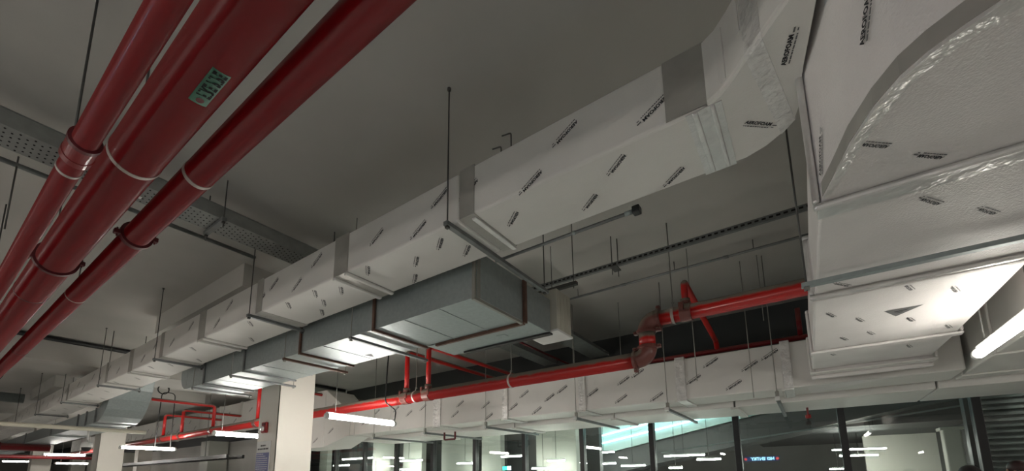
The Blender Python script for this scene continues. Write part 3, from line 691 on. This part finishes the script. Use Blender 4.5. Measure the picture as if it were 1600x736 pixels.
# ------------------------------------------------------------------ three big dark red pipes, top left
P3 = ((0.353, 1.655, 0.0496, 'thin left one of the three dark red pipes at the top left'),
      (0.585, 1.835, 0.121, 'thick middle one of the three dark red pipes, with a green label'),
      (0.868, 1.865, 0.080, 'right one of the three dark red pipes at the top left'))
pp = []
for y, z, rr, lab in P3:
    r = thing('fire_main', lab, 'fire pipe', (-4, y, z)); pp.append(r)
    MB().tube([(-40, y, z), (5, y, z)], rr, 40).build('pipe', REDD, r)
def collar(k, x, wd, m, name, g=1.06, bolts=False):
    y, z, rr, _ = P3[k]
    mb = MB().disc_ring((x, y, z), (1, 0, 0), rr*0.99, rr*g, wd, 40)
    if bolts:
        for a in (PI/2-0.15, -PI/2-0.15, ):
            d = Vector((0, math.sin(a), math.cos(a)))
            cc = Vector((x, y, z))+d*(rr*g+0.012)
            mb.box(cc.x-wd*.45, cc.x+wd*.45, cc.y-0.02, cc.y+0.02, cc.z-0.018, cc.z+0.018, 0.005)
            mb.tube([(x, cc.y, cc.z-0.035), (x, cc.y, cc.z+0.035)], 0.006, 8)
    return mb.build(name, m, pp[k])
def xat(k, px_ratio): return px_ratio
collar(0, -2.84, 0.16, REDD, 'socket', 1.22); collar(0, -2.925, 0.05, REDD, 'socket_ridge', 1.28); collar(0, -3.09, 0.022, BANDW, 'clamp_band', 1.06)
collar(0, -2.77, 0.03, CLAMPR, 'socket_ridge', 1.30)
collar(1, -2.99, 0.030, BANDW, 'clamp_band', 1.03); collar(1, -4.98, 0.045, CLAMPR, 'grooved_coupling', 1.16, True); collar(1, -6.0, 0.02, CLAMPR, 'clamp_band', 1.02)
collar(2, -2.92, 0.032, BANDW, 'clamp_band', 1.05); collar(2, -4.08, 0.05, CLAMPR, 'grooved_coupling', 1.25, True); collar(2, -5.9, 0.022, BANDW, 'clamp_band', 1.03); collar(2, -9.0, 0.022, CLAMPR, 'clamp_band', 1.03)
# green label wrapped on the middle pipe
y, z, rr, _ = P3[1]
def on_pipe(x, a, r2): return (x, y - r2*math.sin(a), z - r2*math.cos(a))   # a: angle from straight down towards -y
mb = MB(); n = 8; xa, xb = -2.15, -1.89; A0, A1 = -0.42, 0.16
st = []
for i in range(n+1):
    a = A0+(A1-A0)*i/n; st.append([on_pipe(xa, a, rr+.001), on_pipe(xb, a, rr+.001), on_pipe(xb, a, rr+.0025), on_pipe(xa, a, rr+.0025)])
mb.sweep(st)
vs, fs = text_mesh('FIRE PIPE'); wtx = max(v[0] for v in vs)
kx = 0.19/wtx
mb.add([on_pipe(xa+0.06+vx*kx, 0.06-(vy*kx*1.4)/rr*1.0, rr+.004) for vx, vy in vs], fs, 1)
mb.add([on_pipe(xa+0.03+0.018*math.cos(t), -0.13+0.13*math.sin(t), rr+.004) for t in [2*PI*i/12 for i in range(12)]], [tuple(range(12))], 2)
mb.build('green_label', [GREENL, HOLE, CLAMPR], pp[1])
# rods of the three pipes
for k, x, lab in ((0, -3.12, 'thin dark rod above the left dark red pipe by its socket'), (0, -6.4, 'thin dark rod behind the left dark red pipe, farther away'), (1, -1.96, 'thin dark rod between the left and the middle red pipe'), (1, -2.98, 'thin dark rod seen between the middle and right red pipe'), (2, -5.9, 'short rod over the right dark red pipe, farther back'), (1, -5.2, 'thin rod above the bolted coupling of the middle red pipe')):
    y, z, rr, _ = P3[k]
    tag(MB().tube([(x, y, z+rr), (x, y, CZ-0.002)], 0.006, 8).build('hanging_rod', ROD, None, (x, y, CZ)), lab, 'rod')

# ------------------------------------------------------------------ perforated tray top left, conduit
tr = thing('cable_tray', 'wide perforated cable tray crossing above the dark red pipes', 'cable tray', (-4.4, 1, 2.4))
mb = MB().box(-4.57, -4.26, -6, 7.9, 2.40, 2.4025).box(-4.262, -4.26, -6, 7.9, 2.4025, 2.52).box(-4.57, -4.568, -6, 7.9, 2.4025, 2.52)
mb.box(-4.58, -4.55, -6, 7.9, 2.52, 2.523).box(-4.28, -4.25, -6, 7.9, 2.52, 2.523)
mb.build('tray', TRAYM, tr)
mb = MB()
yy = -1.2; row = 0
while yy < 3.2:
    for j in range(5):
        xx = -4.545+0.062*j+(0.031 if row % 2 else 0)
        if xx < -4.28:
            mb.add([(xx+0.011*math.cos(t), yy+0.007*math.sin(t), 2.3985) for t in [2*PI*i/6 for i in range(6)]], [tuple(range(5, -1, -1))])
    yy += 0.036; row += 1
o = mb.build('perforation', HOLE, tr); o['kind'] = 'stuff'
for y0 in (1.48, 2.9):
    MB().box(-4.62, -4.20, y0-0.02, y0+0.02, 2.362, 2.396, 0.003).build('support_channel', GALVD, tr)
    for xx in (-4.60, -4.22):
        q = MB().tube([(xx, y0, 2.30 if xx > -4.5 else 2.30), (xx, y0, CZ-0.002)], 0.0055, 8).build('threaded_rod', ROD, tr)
        MB().box(xx-0.013, xx+0.013, y0-0.013, y0+0.013, 2.34, 2.36, 0.003).build('nut', ROD, q)
MB().box(-4.50, -4.46, 0.78, 0.95, 2.395, 2.3985).build('pale_tag', WPLAST, tr)
cd = thing('conduit', 'dark conduit parallel to the perforated tray on the ceiling', 'conduit', (-5.35, 1, 2.70))
MB().tube([(-5.35, -6, 2.70), (-5.35, 2.25, 2.70)], 0.022, 10).build('pipe', GALVD, cd)
cd = thing('conduit', 'black conduit along the edge of the ceiling beam, upper left', 'conduit', (-11.65, 1, 2.74))
MB().tube([(-11.65, -6, 2.72), (-11.65, 7.8, 2.72)], 0.045, 10).build('pipe', BLACK, cd)
for x, y, lab in ((-5.34, 0.31, 'dark rod crossing the top of the left edge of the photo'), (-10.4, 2.09, 'faint rod rising from the white duct at upper left'), (-4.18, 2.56, 'stub of rod just above the white duct, by the perforated tray')):
    tag(MB().tube([(x, y, 2.1), (x, y, CZ-0.002)], 0.006, 8).build('hanging_rod', ROD, None, (x, y, CZ)), lab, 'rod')

# ------------------------------------------------------------------ things on the first column
al = thing('fire_alarm', 'small red fire alarm sounder with a white strobe on the column', 'fire alarm', (-7.36, 3.5, 0.86))
MB().box(-7.44, -7.29, 3.455, 3.499, 0.775, 0.955, 0.012).build('body', ALARM, al)
MB().tube([(-7.37, 3.455, 0.845), (-7.37, 3.425, 0.845)], 0.042, 16).build('strobe', WPLAST, al)
MB().box(-7.41, -7.31, 3.448, 3.456, 0.90, 0.935, 0.003).build('grille', CLAMPR, al)
sg = thing('notice_sign', 'white and blue notice board fixed to the column, lines of text', 'sign', (-7.37, 3.5, 0.3))
MB().box(-7.585, -7.145, 3.480, 3.4985, -0.25, 0.64, 0.006).build('board', WPLAST, sg)
mb = MB().box(-7.57, -7.16, 3.4765, 3.480, -0.24, 0.45)
zz = 0.42
while zz > -0.2:
    x = -7.555; e = random.uniform(-7.2, -7.18) if random.random() > 0.3 else random.uniform(-7.4, -7.25)
    while x < e:
        l = random.uniform(0.02, 0.06); mb.add([(x,3.4755,zz),(min(e,x+l),3.4755,zz),(min(e,x+l),3.4755,zz+0.012),(x,3.4755,zz+0.012)], [(0,1,2,3)], 1); x += l+0.012
    zz -= 0.034
mb.build('text_panel', [BLUEP, WPLAST], sg)
mb = MB()
for z0, x0, x1 in ((0.555, -7.45, -7.28), (0.50, -7.54, -7.19)):
    x = x0
    while x < x1:
        l = random.uniform(0.02, 0.05); mb.add([(x,3.4785,z0),(min(x1,x+l),3.4785,z0),(min(x1,x+l),3.4785,z0+0.026),(x,3.4785,z0+0.026)], [(0,1,2,3)]); x += l+0.01
mb.build('heading', INK, sg)

os_ = thing('orange_sign', 'small orange plate low on the second white column', 'sign', (-17.19, 3.65, 0.05))
MB().box(-17.198, -17.185, 3.56, 3.76, -0.06, 0.13, .003).build('plate', mat('orange_plate', (0.75, 0.25, 0.03), 0.5), os_)
MB().box(-17.1845, -17.183, 3.58, 3.74, 0.02, 0.05).build('pale_stripe', WPLAST, os_)

# ------------------------------------------------------------------ far left clutter
cc = thing('security_camera', 'white dome security camera hanging left of the second column', 'security camera', (-14.3, 2.68, 0.85))
bm_ = MB(); bm_.tube([(-14.3, 2.68, 0.98), (-14.3, 2.68, 0.95), (-14.3, 2.68, 0.88), (-14.3, 2.68, 0.84)], 0.1, 18, rs=[0.05, 0.10, 0.115, 0.10])
bm_.build('housing', WPLAST, cc)
st = []
MB().tube([(-14.3, 2.68, 0.84), (-14.3, 2.68, 0.79), (-14.3, 2.68, 0.755), (-14.3, 2.68, 0.74)], 0.08, 18, rs=[0.088, 0.08, 0.05, 0.01]).build('dome', BLACK, cc)
MB().tube([(-14.3, 2.68, 0.98), (-14.3, 2.68, 1.35)], 0.018, 10).build('stem', WPLAST, cc)
bp_ = thing('water_pipe', 'cream pipe crossing at the far left below the white duct', 'pipe', (-12.9, 1.5, 1.15))
pipe_run([(-12.9, -4, 1.16), (-12.9, 3.4, 1.16)], 0.045, 'pipe', PVC, bp_, 14)
pipe_run([(-12.9, 0.55, 1.16), (-12.9, 0.62, 1.16)], 0.056, 'coupling', PVC, bp_, 14)
bp_ = thing('water_pipe', 'large grey round pipe under the ceiling at the far left', 'pipe', (-19, 1.5, 2.45))
pipe_run([(-19.3, -6, 2.52), (-19.3, 2.1, 2.52)], 0.14, 'pipe', GALV, bp_, 18)
for x, z, rr, lab in ((-22.0, 1.22, 0.12, 'thick dark red pipe crossing at the bottom left'), (-25.0, 1.02, 0.07, 'thinner dark red pipe behind the thick one at the bottom left')):
    q = thing('sprinkler_pipe', lab, 'sprinkler pipe', (x, 1.5, z))
    pipe_run([(x, -6, z), (x, 3.2 if rr > .1 else 5.5, z)], rr, 'pipe', REDD, q, 16)
    MB().disc_ring((x, 2.0, z), (0,1,0), rr*.99, rr*1.2, 0.12).build('grooved_coupling', CLAMPR, q)
q = thing('conduit', 'curved black cable bundle under the ceiling at the far left', 'cable', (-16, 0.9, 2.1))
MB().tube(bend([(-15.5, -1.5, 2.20), (-15.5, 0.9, 2.12), (-15.5, 1.28, 2.40), (-15.5, 1.30, CZ-0.002)], 0.3), 0.04, 10).build('cable', CABLE, q)
q = thing('ladder_tray', 'dark cable ladder seen edge-on low behind the hanging tube', 'cable tray', (-20, 6.6, 0.45))
MB().box(-26, -13, 5.2, 5.26, 0.62, 0.72).box(-26, -13, 5.6, 5.66, 0.62, 0.72).build('side_rail', BLACK, q)
mb = MB()
for k in range(30): mb.box(-25.8+0.43*k, -25.76+0.43*k, 5.26, 5.6, 0.64, 0.66)
mb.build('rung_row', BLACK, q)['kind'] = 'stuff'
for x in (-15, -24): MB().tube([(x, 5.43, 0.66), (x, 5.43, CZ-0.002)], 0.008, 8).build('threaded_rod', ROD, q)
for x in (-20, -31, -42): 
    q = MB().box(x-.4, x+.4, 7.2, 7.9, -H, 1.6, .02).build('wall_pier', PANEL, None, (x, 7.5, -H)); struct(q)

# ------------------------------------------------------------------ beyond the glass
for i, (x0, x1, m) in enumerate(((-15.6,-15.1,PANEL),(-12.4,-11.3,PANEL),(-10.85,-10.0,PANEL),(-9.15,-7.92,PANEL),(-7.6,-6.94,PANEL),(-5.8,-4.66,PANEL))):
    q = MB().box(x0, x1, 9.5, 9.7, -H, 1.9, .01).build('wall_panel_%d' % (i+1), m); struct(q)
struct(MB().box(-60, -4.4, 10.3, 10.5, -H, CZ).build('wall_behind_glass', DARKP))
d = bpy.data.objects.new('door_1', None); col.objects.link(d); d.location = (-11.7, 9.46, 0); struct(d)
MB().box(-12.15, -11.45, 9.46, 9.5, -H+.01, 0.62, .006).build('door_leaf', COLM, d)
MB().box(-12.2, -12.15, 9.45, 9.5, -H, 0.67).box(-11.45, -11.4, 9.45, 9.5, -H, 0.67).box(-12.2, -11.4, 9.45, 9.5, 0.62, 0.67).build('door_frame', PANEL, d)
MB().tube(bend([(-11.55, 9.46, 0.0), (-11.55, 9.40, 0.0), (-11.68, 9.40, 0.0)], .02), 0.012, 8).build('door_handle', BLACK, d)
es = thing('escalator', 'pale teal lit escalator side with two glowing lines, behind the glass', 'escalator', (-4, 12, 0))
def slope_box(xa, za, xb, zb, h, y0, y1, bev=0): return MB().hexa([(xa,y0,za),(xb,y0,zb),(xb,y1,zb),(xa,y1,za),(xa,y0,za+h),(xb,y0,zb+h),(xb,y1,zb+h),(xa,y1,za+h)], bev)
slope_box(-8.5, -0.04, 0.6, 1.76, 0.95, 11.9, 12.0).build('side_panel', TEAL, es)
for dz in (0.30, 0.53):
    slope_box(-8.5, -0.04+dz+0.05, 0.6, 1.76+dz-0.1, 0.028, 11.86, 11.895).build('led_line', TEALLED, es)
slope_box(-8.5, -0.65, 2.8, 1.55, 0.6, 11.95, 13.2).build('truss', DARKP, es)
slope_box(-3.0, 0.55, 3.5, 1.30, 0.03, 10.8, 10.83).build('handrail', GALV, es)
slope_box(-8.5, 0.96, 0.6, 2.76, 0.02, 11.9, 12.0).build('top_edge', GALVD, es)
# added strip lights behind the glass, starting with the wash on the escalator panel
def added_strip(x, y, z, l, ax, label, tm=None):
    tm = tm or TUBE
    q = thing('added_strip_light', label, 'strip light', (x, y, z), 'added strip lights behind the glass')
    if ax == 'x': MB().box(x-l/2, x+l/2, y-.03, y+.03, z-.03, z, .006).build('diffuser', tm, q); MB().box(x-l/2, x+l/2, y-.04, y+.04, z, z+.03, .004).build('housing', WPLAST, q)
    else: MB().box(x-.03, x+.03, y-l/2, y+l/2, z-.03, z, .006).build('diffuser', tm, q); MB().box(x-.04, x+.04, y-l/2, y+l/2, z, z+.03, .004).build('housing', WPLAST, q)
    MB().tube([(x, y, z+.03), (x, y, CZ-.002)], .006, 6).build('suspension_rod', ROD, q)
added_strip(-3.0, 10.9, 2.5, 2.4, 'x', 'added strip light washing the escalator panel, hidden behind the ducts')
added_strip(-6.0, 10.9, 2.2, 2.4, 'x', 'second added strip light washing the escalator panel, hidden behind the ducts')
LW = [(-12.56, 9.0, 0.71, 1.6, 'x', 'added lit tube standing in for a reflection in the glass, leftmost upper'),  # tubes added to imitate garage lamps mirrored in the glass
      (-13.44, 9.0, 0.5, 0.86, 'x', 'added lit tube standing in for a reflection in the glass, leftmost lower'),
      (-10.03, 9.0, 0.56, 1.13, 'x', 'added lit tube standing in for a reflection in the glass, second pair upper'),
      (-10.3, 9.0, 0.3, 0.58, 'x', 'added lit tube standing in for a reflection in the glass, second pair lower'),
      (-7.78, 9.0, 0.42, 0.55, 'x', 'added lit tube standing in for a reflection in the glass, between the third pair of posts'),
      (-6.22, 9.0, 0.55, 0.63, 'x', 'added lit tube standing in for a reflection in the glass, left of the green exit sign, upper'),
      (-5.31, 9.0, 0.23, 0.61, 'x', 'added lit tube standing in for a reflection in the glass, left end of the escalator, lower'),
      (-4.95, 9.0, 0.4, 0.45, 'x', 'added lit tube standing in for a reflection in the glass, left end of the escalator, upper'),
      (-4.5, 10.8, 0.65, 0.59, 'x', 'added lit tube standing in for a reflection in the glass, under the escalator, upper'),
      (-4.57, 10.8, 0.35, 0.78, 'x', 'added lit tube standing in for a reflection in the glass, under the escalator, lower'),
      (-3.72, 10.8, 0.28, 0.61, 'x', 'added lit tube standing in for a reflection in the glass, right of the post under the escalator'),
      (-2.47, 10.8, 0.49, 0.92, 'x', 'added lit tube standing in for a reflection in the glass, long, left of the NO ENTRY reflection'),
      (-1.93, 10.8, 0.38, 0.51, 'x', 'added lit tube standing in for a reflection in the glass, right half of the long pair'),
      (-2.68, 10.8, 0.2, 0.3, 'x', 'added lit tube standing in for a reflection in the glass, tiny, lowest, left of the NO ENTRY reflection'),
      (1.09, 15.0, 0.5, 0.83, 'x', 'added lit tube standing in for a reflection in the glass, lower one in the bright room'),
      (1.11, 15.0, 0.67, 1.16, 'x', 'added lit tube standing in for a reflection in the glass, upper one in the bright room'),
      (0.61, 15.0, 0.15, 0.38, 'x', 'added lit tube standing in for a reflection in the glass, small lowest one in the bright room')]
for a in LW: added_strip(*a)
for x, n in ((-14, 'first'), (-10.5, 'second'), (-7.2, 'third'), (-3.9, 'fourth')):  # unseen lamps added to brighten the wall panels behind the glass
    added_strip(x, 8.8, 2.3, 1.5, 'x', 'added fill strip light above the ducts behind the glass, %s from the left' % n)
added_strip(3.4, 8.3, 1.45, 1.5, 'x', 'added strip light brightening the shutter, hidden behind the ducts', TUBEDIM)  # unseen lamp added so the shutter slats are lit
# bright room at the right
struct(MB().box(1.35, 3.0, 16.5, 16.7, -H, 1.35).build('wall_white_room', COLM))
struct(MB().box(2.95, 3.15, 13, 16.5, -H, 1.2).build('wall_white_room_side', DARKP))
q = thing('column', 'white round-edged column seen through the glass at the right', 'column', (2.72, 13.8, -H))
MB().box(2.55, 2.85, 13.6, 13.9, -H, 1.0, .03).build('shaft', COLM, q); MB().box(2.5, 2.9, 13.55, 13.95, 0.95, 1.02, .01).build('cap', COLM, q)
struct(MB().box(-1.5, 6.0, 12.8, 20.0, 1.10, 1.7).build('ceiling_hall', DARKP))
# roller shutter
sh = thing('roller_shutter', 'grey slatted roller shutter behind the right end of the glass', 'shutter', (4, 8.6, -H))
mb = MB()
zz = -H
while zz < 1.55:
    mb.hexa([(1.95,8.60,zz),(7.5,8.60,zz),(7.5,8.66,zz),(1.95,8.66,zz),(1.95,8.64,zz+.075),(7.5,8.64,zz+.075),(7.5,8.67,zz+.075),(1.95,8.67,zz+.075)]); zz += .08
mb.build('slats', SLAT, sh)
MB().box(1.86, 1.95, 8.55, 8.72, -H, 1.6, .005).build('guide_rail', BLACK, sh)
# no-entry sign behind the viewer, seen mirrored in the glass
ns = thing('no_entry_sign', 'lit blue NO ENTRY sign, seen mirrored in the glass at right', 'sign', (-1.5, -1.9, 0.57))
sy = 16-18.0; k = 1.8
X0, X1, SZ = -1.115*k, -0.50*k, 0.315*k
MB().box(X0, X1, sy-0.03, sy, SZ-.085, SZ+.085, .004).build('light_box', SIGNB, ns)
mb = MB(); vs, fs = text_mesh('NO ENTRY'); wtx = max(v[0] for v in vs); kk = 0.74/wtx
mb.add([(X1-0.15-vx*kk, sy+0.003, SZ-0.045+vy*kk*1.0) for vx, vy in vs], fs)
mb.build('lettering', SIGNW, ns)
for xx in (X0+0.055, X1-0.055):
    MB().tube([(xx, sy, SZ), (xx, sy+0.006, SZ)], 0.05, 20).build('red_disc', SIGNR, ns)
for xx in (X0+.2, X1-.2): MB().tube([(xx, sy-.015, SZ+.085), (xx, sy-.015, CZ-.002)], .006, 8).build('suspension_rod', ROD, ns)
ex = thing('exit_sign', 'tiny green and white exit sign beyond the glass', 'sign', (-6.6, 9.3, .2))
MB().box(-6.72, -6.56, 9.28, 9.3, .2, .30).build('green_panel', SIGNG, ex); MB().box(-6.56, -6.46, 9.28, 9.3, .2, .30).build('white_panel', TEALLED, ex)
MB().box(-6.6, -6.58, 9.285, 9.295, .3, CZ-.002).build('bracket', ROD, ex)
# small red-lit detector and loop
al = thing('pipe_drop', 'small dark red sprinkler drop just below the far duct, near the big right duct', 'sprinkler head', (0.02, 7.6, 0.8))
MB().tube([(0.04, 7.5, 0.955), (0.04, 7.5, 0.80)], 0.014, 8).build('pipe', REDD, al); MB().tube([(0.04, 7.5, 0.85), (0.04, 7.5, 0.80)], 0.035, 10).build('head', ALARM, al)
al = thing('pipe_drop', 'small dark red square loop hanging below the far duct in the middle', 'bracket', (-6.3, 7.0, 0.8))
MB().tube(bend([(-6.28, 6.6, 0.955), (-6.28, 6.6, 0.80), (-5.98, 6.6, 0.80), (-5.98, 6.6, 0.955)], .03), 0.02, 8).build('loop', CLAMPR, al)

# ------------------------------------------------------------------ people (only the tops of their heads are in view)
def person(x, y, top, label, hair_m, rot=0.0):
    r = thing('person', label, 'person', (x, y, -H))
    Z = lambda f: -H + f*(top+H)
    J = [((0,0,.53),.13),((0,0,.62),.125),((0,0,.72),.14),((0,0,.80),.13),((0,0,.855),.055),((0,-.01,.90),.072),((0,-.01,.95),.078),((0,-.005,.985),.05),
         ((.10,0,.50),.085),((.11,-.01,.28),.058),((.11,.01,.045),.04),((.115,-.13,.02),.032),((-.10,0,.50),.085),((-.11,.01,.28),.058),((-.11,.02,.045),.04),((-.115,-.11,.02),.032),
         ((.19,0,.80),.055),((.23,.01,.63),.04),((.235,-.06,.49),.027),((.235,-.09,.45),.03),((-.19,0,.80),.055),((-.23,.01,.63),.04),((-.235,-.06,.49),.027),((-.235,-.09,.45),.03)]
    E = [(0,1),(1,2),(2,3),(3,4),(4,5),(5,6),(6,7),(0,8),(8,9),(9,10),(10,11),(0,12),(12,13),(13,14),(14,15),(3,16),(16,17),(17,18),(18,19),(3,20),(20,21),(21,22),(22,23)]
    for side, b in ((1, 19), (-1, 23)):
        bx = J[b][0]
        for j, (dy, l) in enumerate(((-.025,.042),(-.008,.05),(.008,.047),(.025,.036))):
            i0 = len(J); J.append(((bx[0]+side*.002, bx[1]+dy, bx[2]-.018), .009)); J.append(((bx[0], bx[1]+dy-.008, bx[2]-.018-l*.6), .008))
            E += [(b, i0), (i0, i0+1)]
        i0 = len(J); J.append(((bx[0]-side*.02, bx[1]-.035, bx[2]-.006), .009)); E.append((b, i0))
    me = bpy.data.meshes.new('body')
    me.from_pydata([(p[0], p[1], p[2]*(top+H)) for p, q in J], E, [])
    o = bpy.data.objects.new('body', me); col.objects.link(o); o.parent = r
    sk = o.modifiers.new('skin', 'SKIN'); sk.use_smooth_shade = True
    for i, (p, q) in enumerate(J): me.skin_vertices[0].data[i].radius = (q, q*(.75 if i < 4 else 1))
    me.skin_vertices[0].data[0].use_root = True
    o.modifiers.new('sub', 'SUBSURF').levels = 1; o.modifiers['sub'].render_levels = 2
    for m in (SKIN, SHIRT, TROUS): me.materials.append(m)
    r.rotation_euler = (0, 0, rot)
    return r, o
def dress(r, x, y, top, hair_m):
    h = top+H
    def ell(cx, cy, cz, rx, ry, rz, zmin=None, seg=18, face=None):
        st = []
        for i in range(1, 12):
            a = PI*i/12; zz = cz+rz*math.cos(a)
            if zmin is not None and zz < zmin: zz = zmin
            q = math.sin(a)
            st.append([(cx+rx*q*math.cos(t), cy+ry*q*math.sin(t), zz) for t in [2*PI*j/seg for j in range(seg)]])
        return MB().sweep(st, 0, True)
    z0 = -H
    # hair cap, face features, clothes: local build at the person's place
    def put(mb, name, m):
        o = mb.build(name, m, r); return o
    put(ell(x, y+.012, z0+h*.955, .087, .10, .082, z0+h*.915), 'hair', hair_m)
    put(MB().tube([(x, y-.085, z0+h*.932), (x, y-.108, z0+h*.918)], .012, 8), 'nose', SKIN)
    for sx in (-1, 1):
        put(ell(x+sx*.032, y-.083, z0+h*.937, .012, .008, .008), 'eye', BLACK)
        put(ell(x+sx*.088, y, z0+h*.93, .01, .02, .03), 'ear', SKIN)
    put(MB().box(x-.025, x+.025, y-.09, y-.082, z0+h*.90, z0+h*.904), 'mouth', CLAMPR)
    st = []
    for f, rx, ry in ((.49,.165,.12),(.56,.165,.125),(.64,.165,.125),(.72,.19,.135),(.79,.205,.12),(.825,.13,.09),(.84,.07,.07)):
        st.append([(x+rx*math.cos(t), y+ry*math.sin(t), z0+h*f) for t in [2*PI*j/20 for j in range(20)]])
    sh_ = MB().sweep(st, 0, True)
    for sx in (-1, 1): sh_.tube([(x+sx*.17, y, z0+h*.80), (x+sx*.215, y+.005, z0+h*.72), (x+sx*.235, y+.01, z0+h*.64)], .06, 14, rs=[.075, .066, .06])
    put(sh_, 'shirt', SHIRT)
    tr_ = MB()
    for sx in (-1, 1): tr_.tube([(x+sx*.08, y, z0+h*.53), (x+sx*.10, y, z0+h*.46), (x+sx*.11, y, z0+h*.28), (x+sx*.112, y+.012, z0+h*.05)], .09, 16, rs=[.10, .10, .075, .058])
    put(tr_, 'trousers', TROUS)
for x, y, top, lab, hm in ((1.33, 6.3, 0.065, 'person standing near the glass, top of dark head at bottom right', HAIR), (1.88, 7.1, 0.12, 'person at the bottom right corner, top of dark reddish head', mat('auburn_hair', (0.03, .008, .008), .5))):
    r, o = person(x, y, top, lab, hm); dress(r, x, y, top, hm)
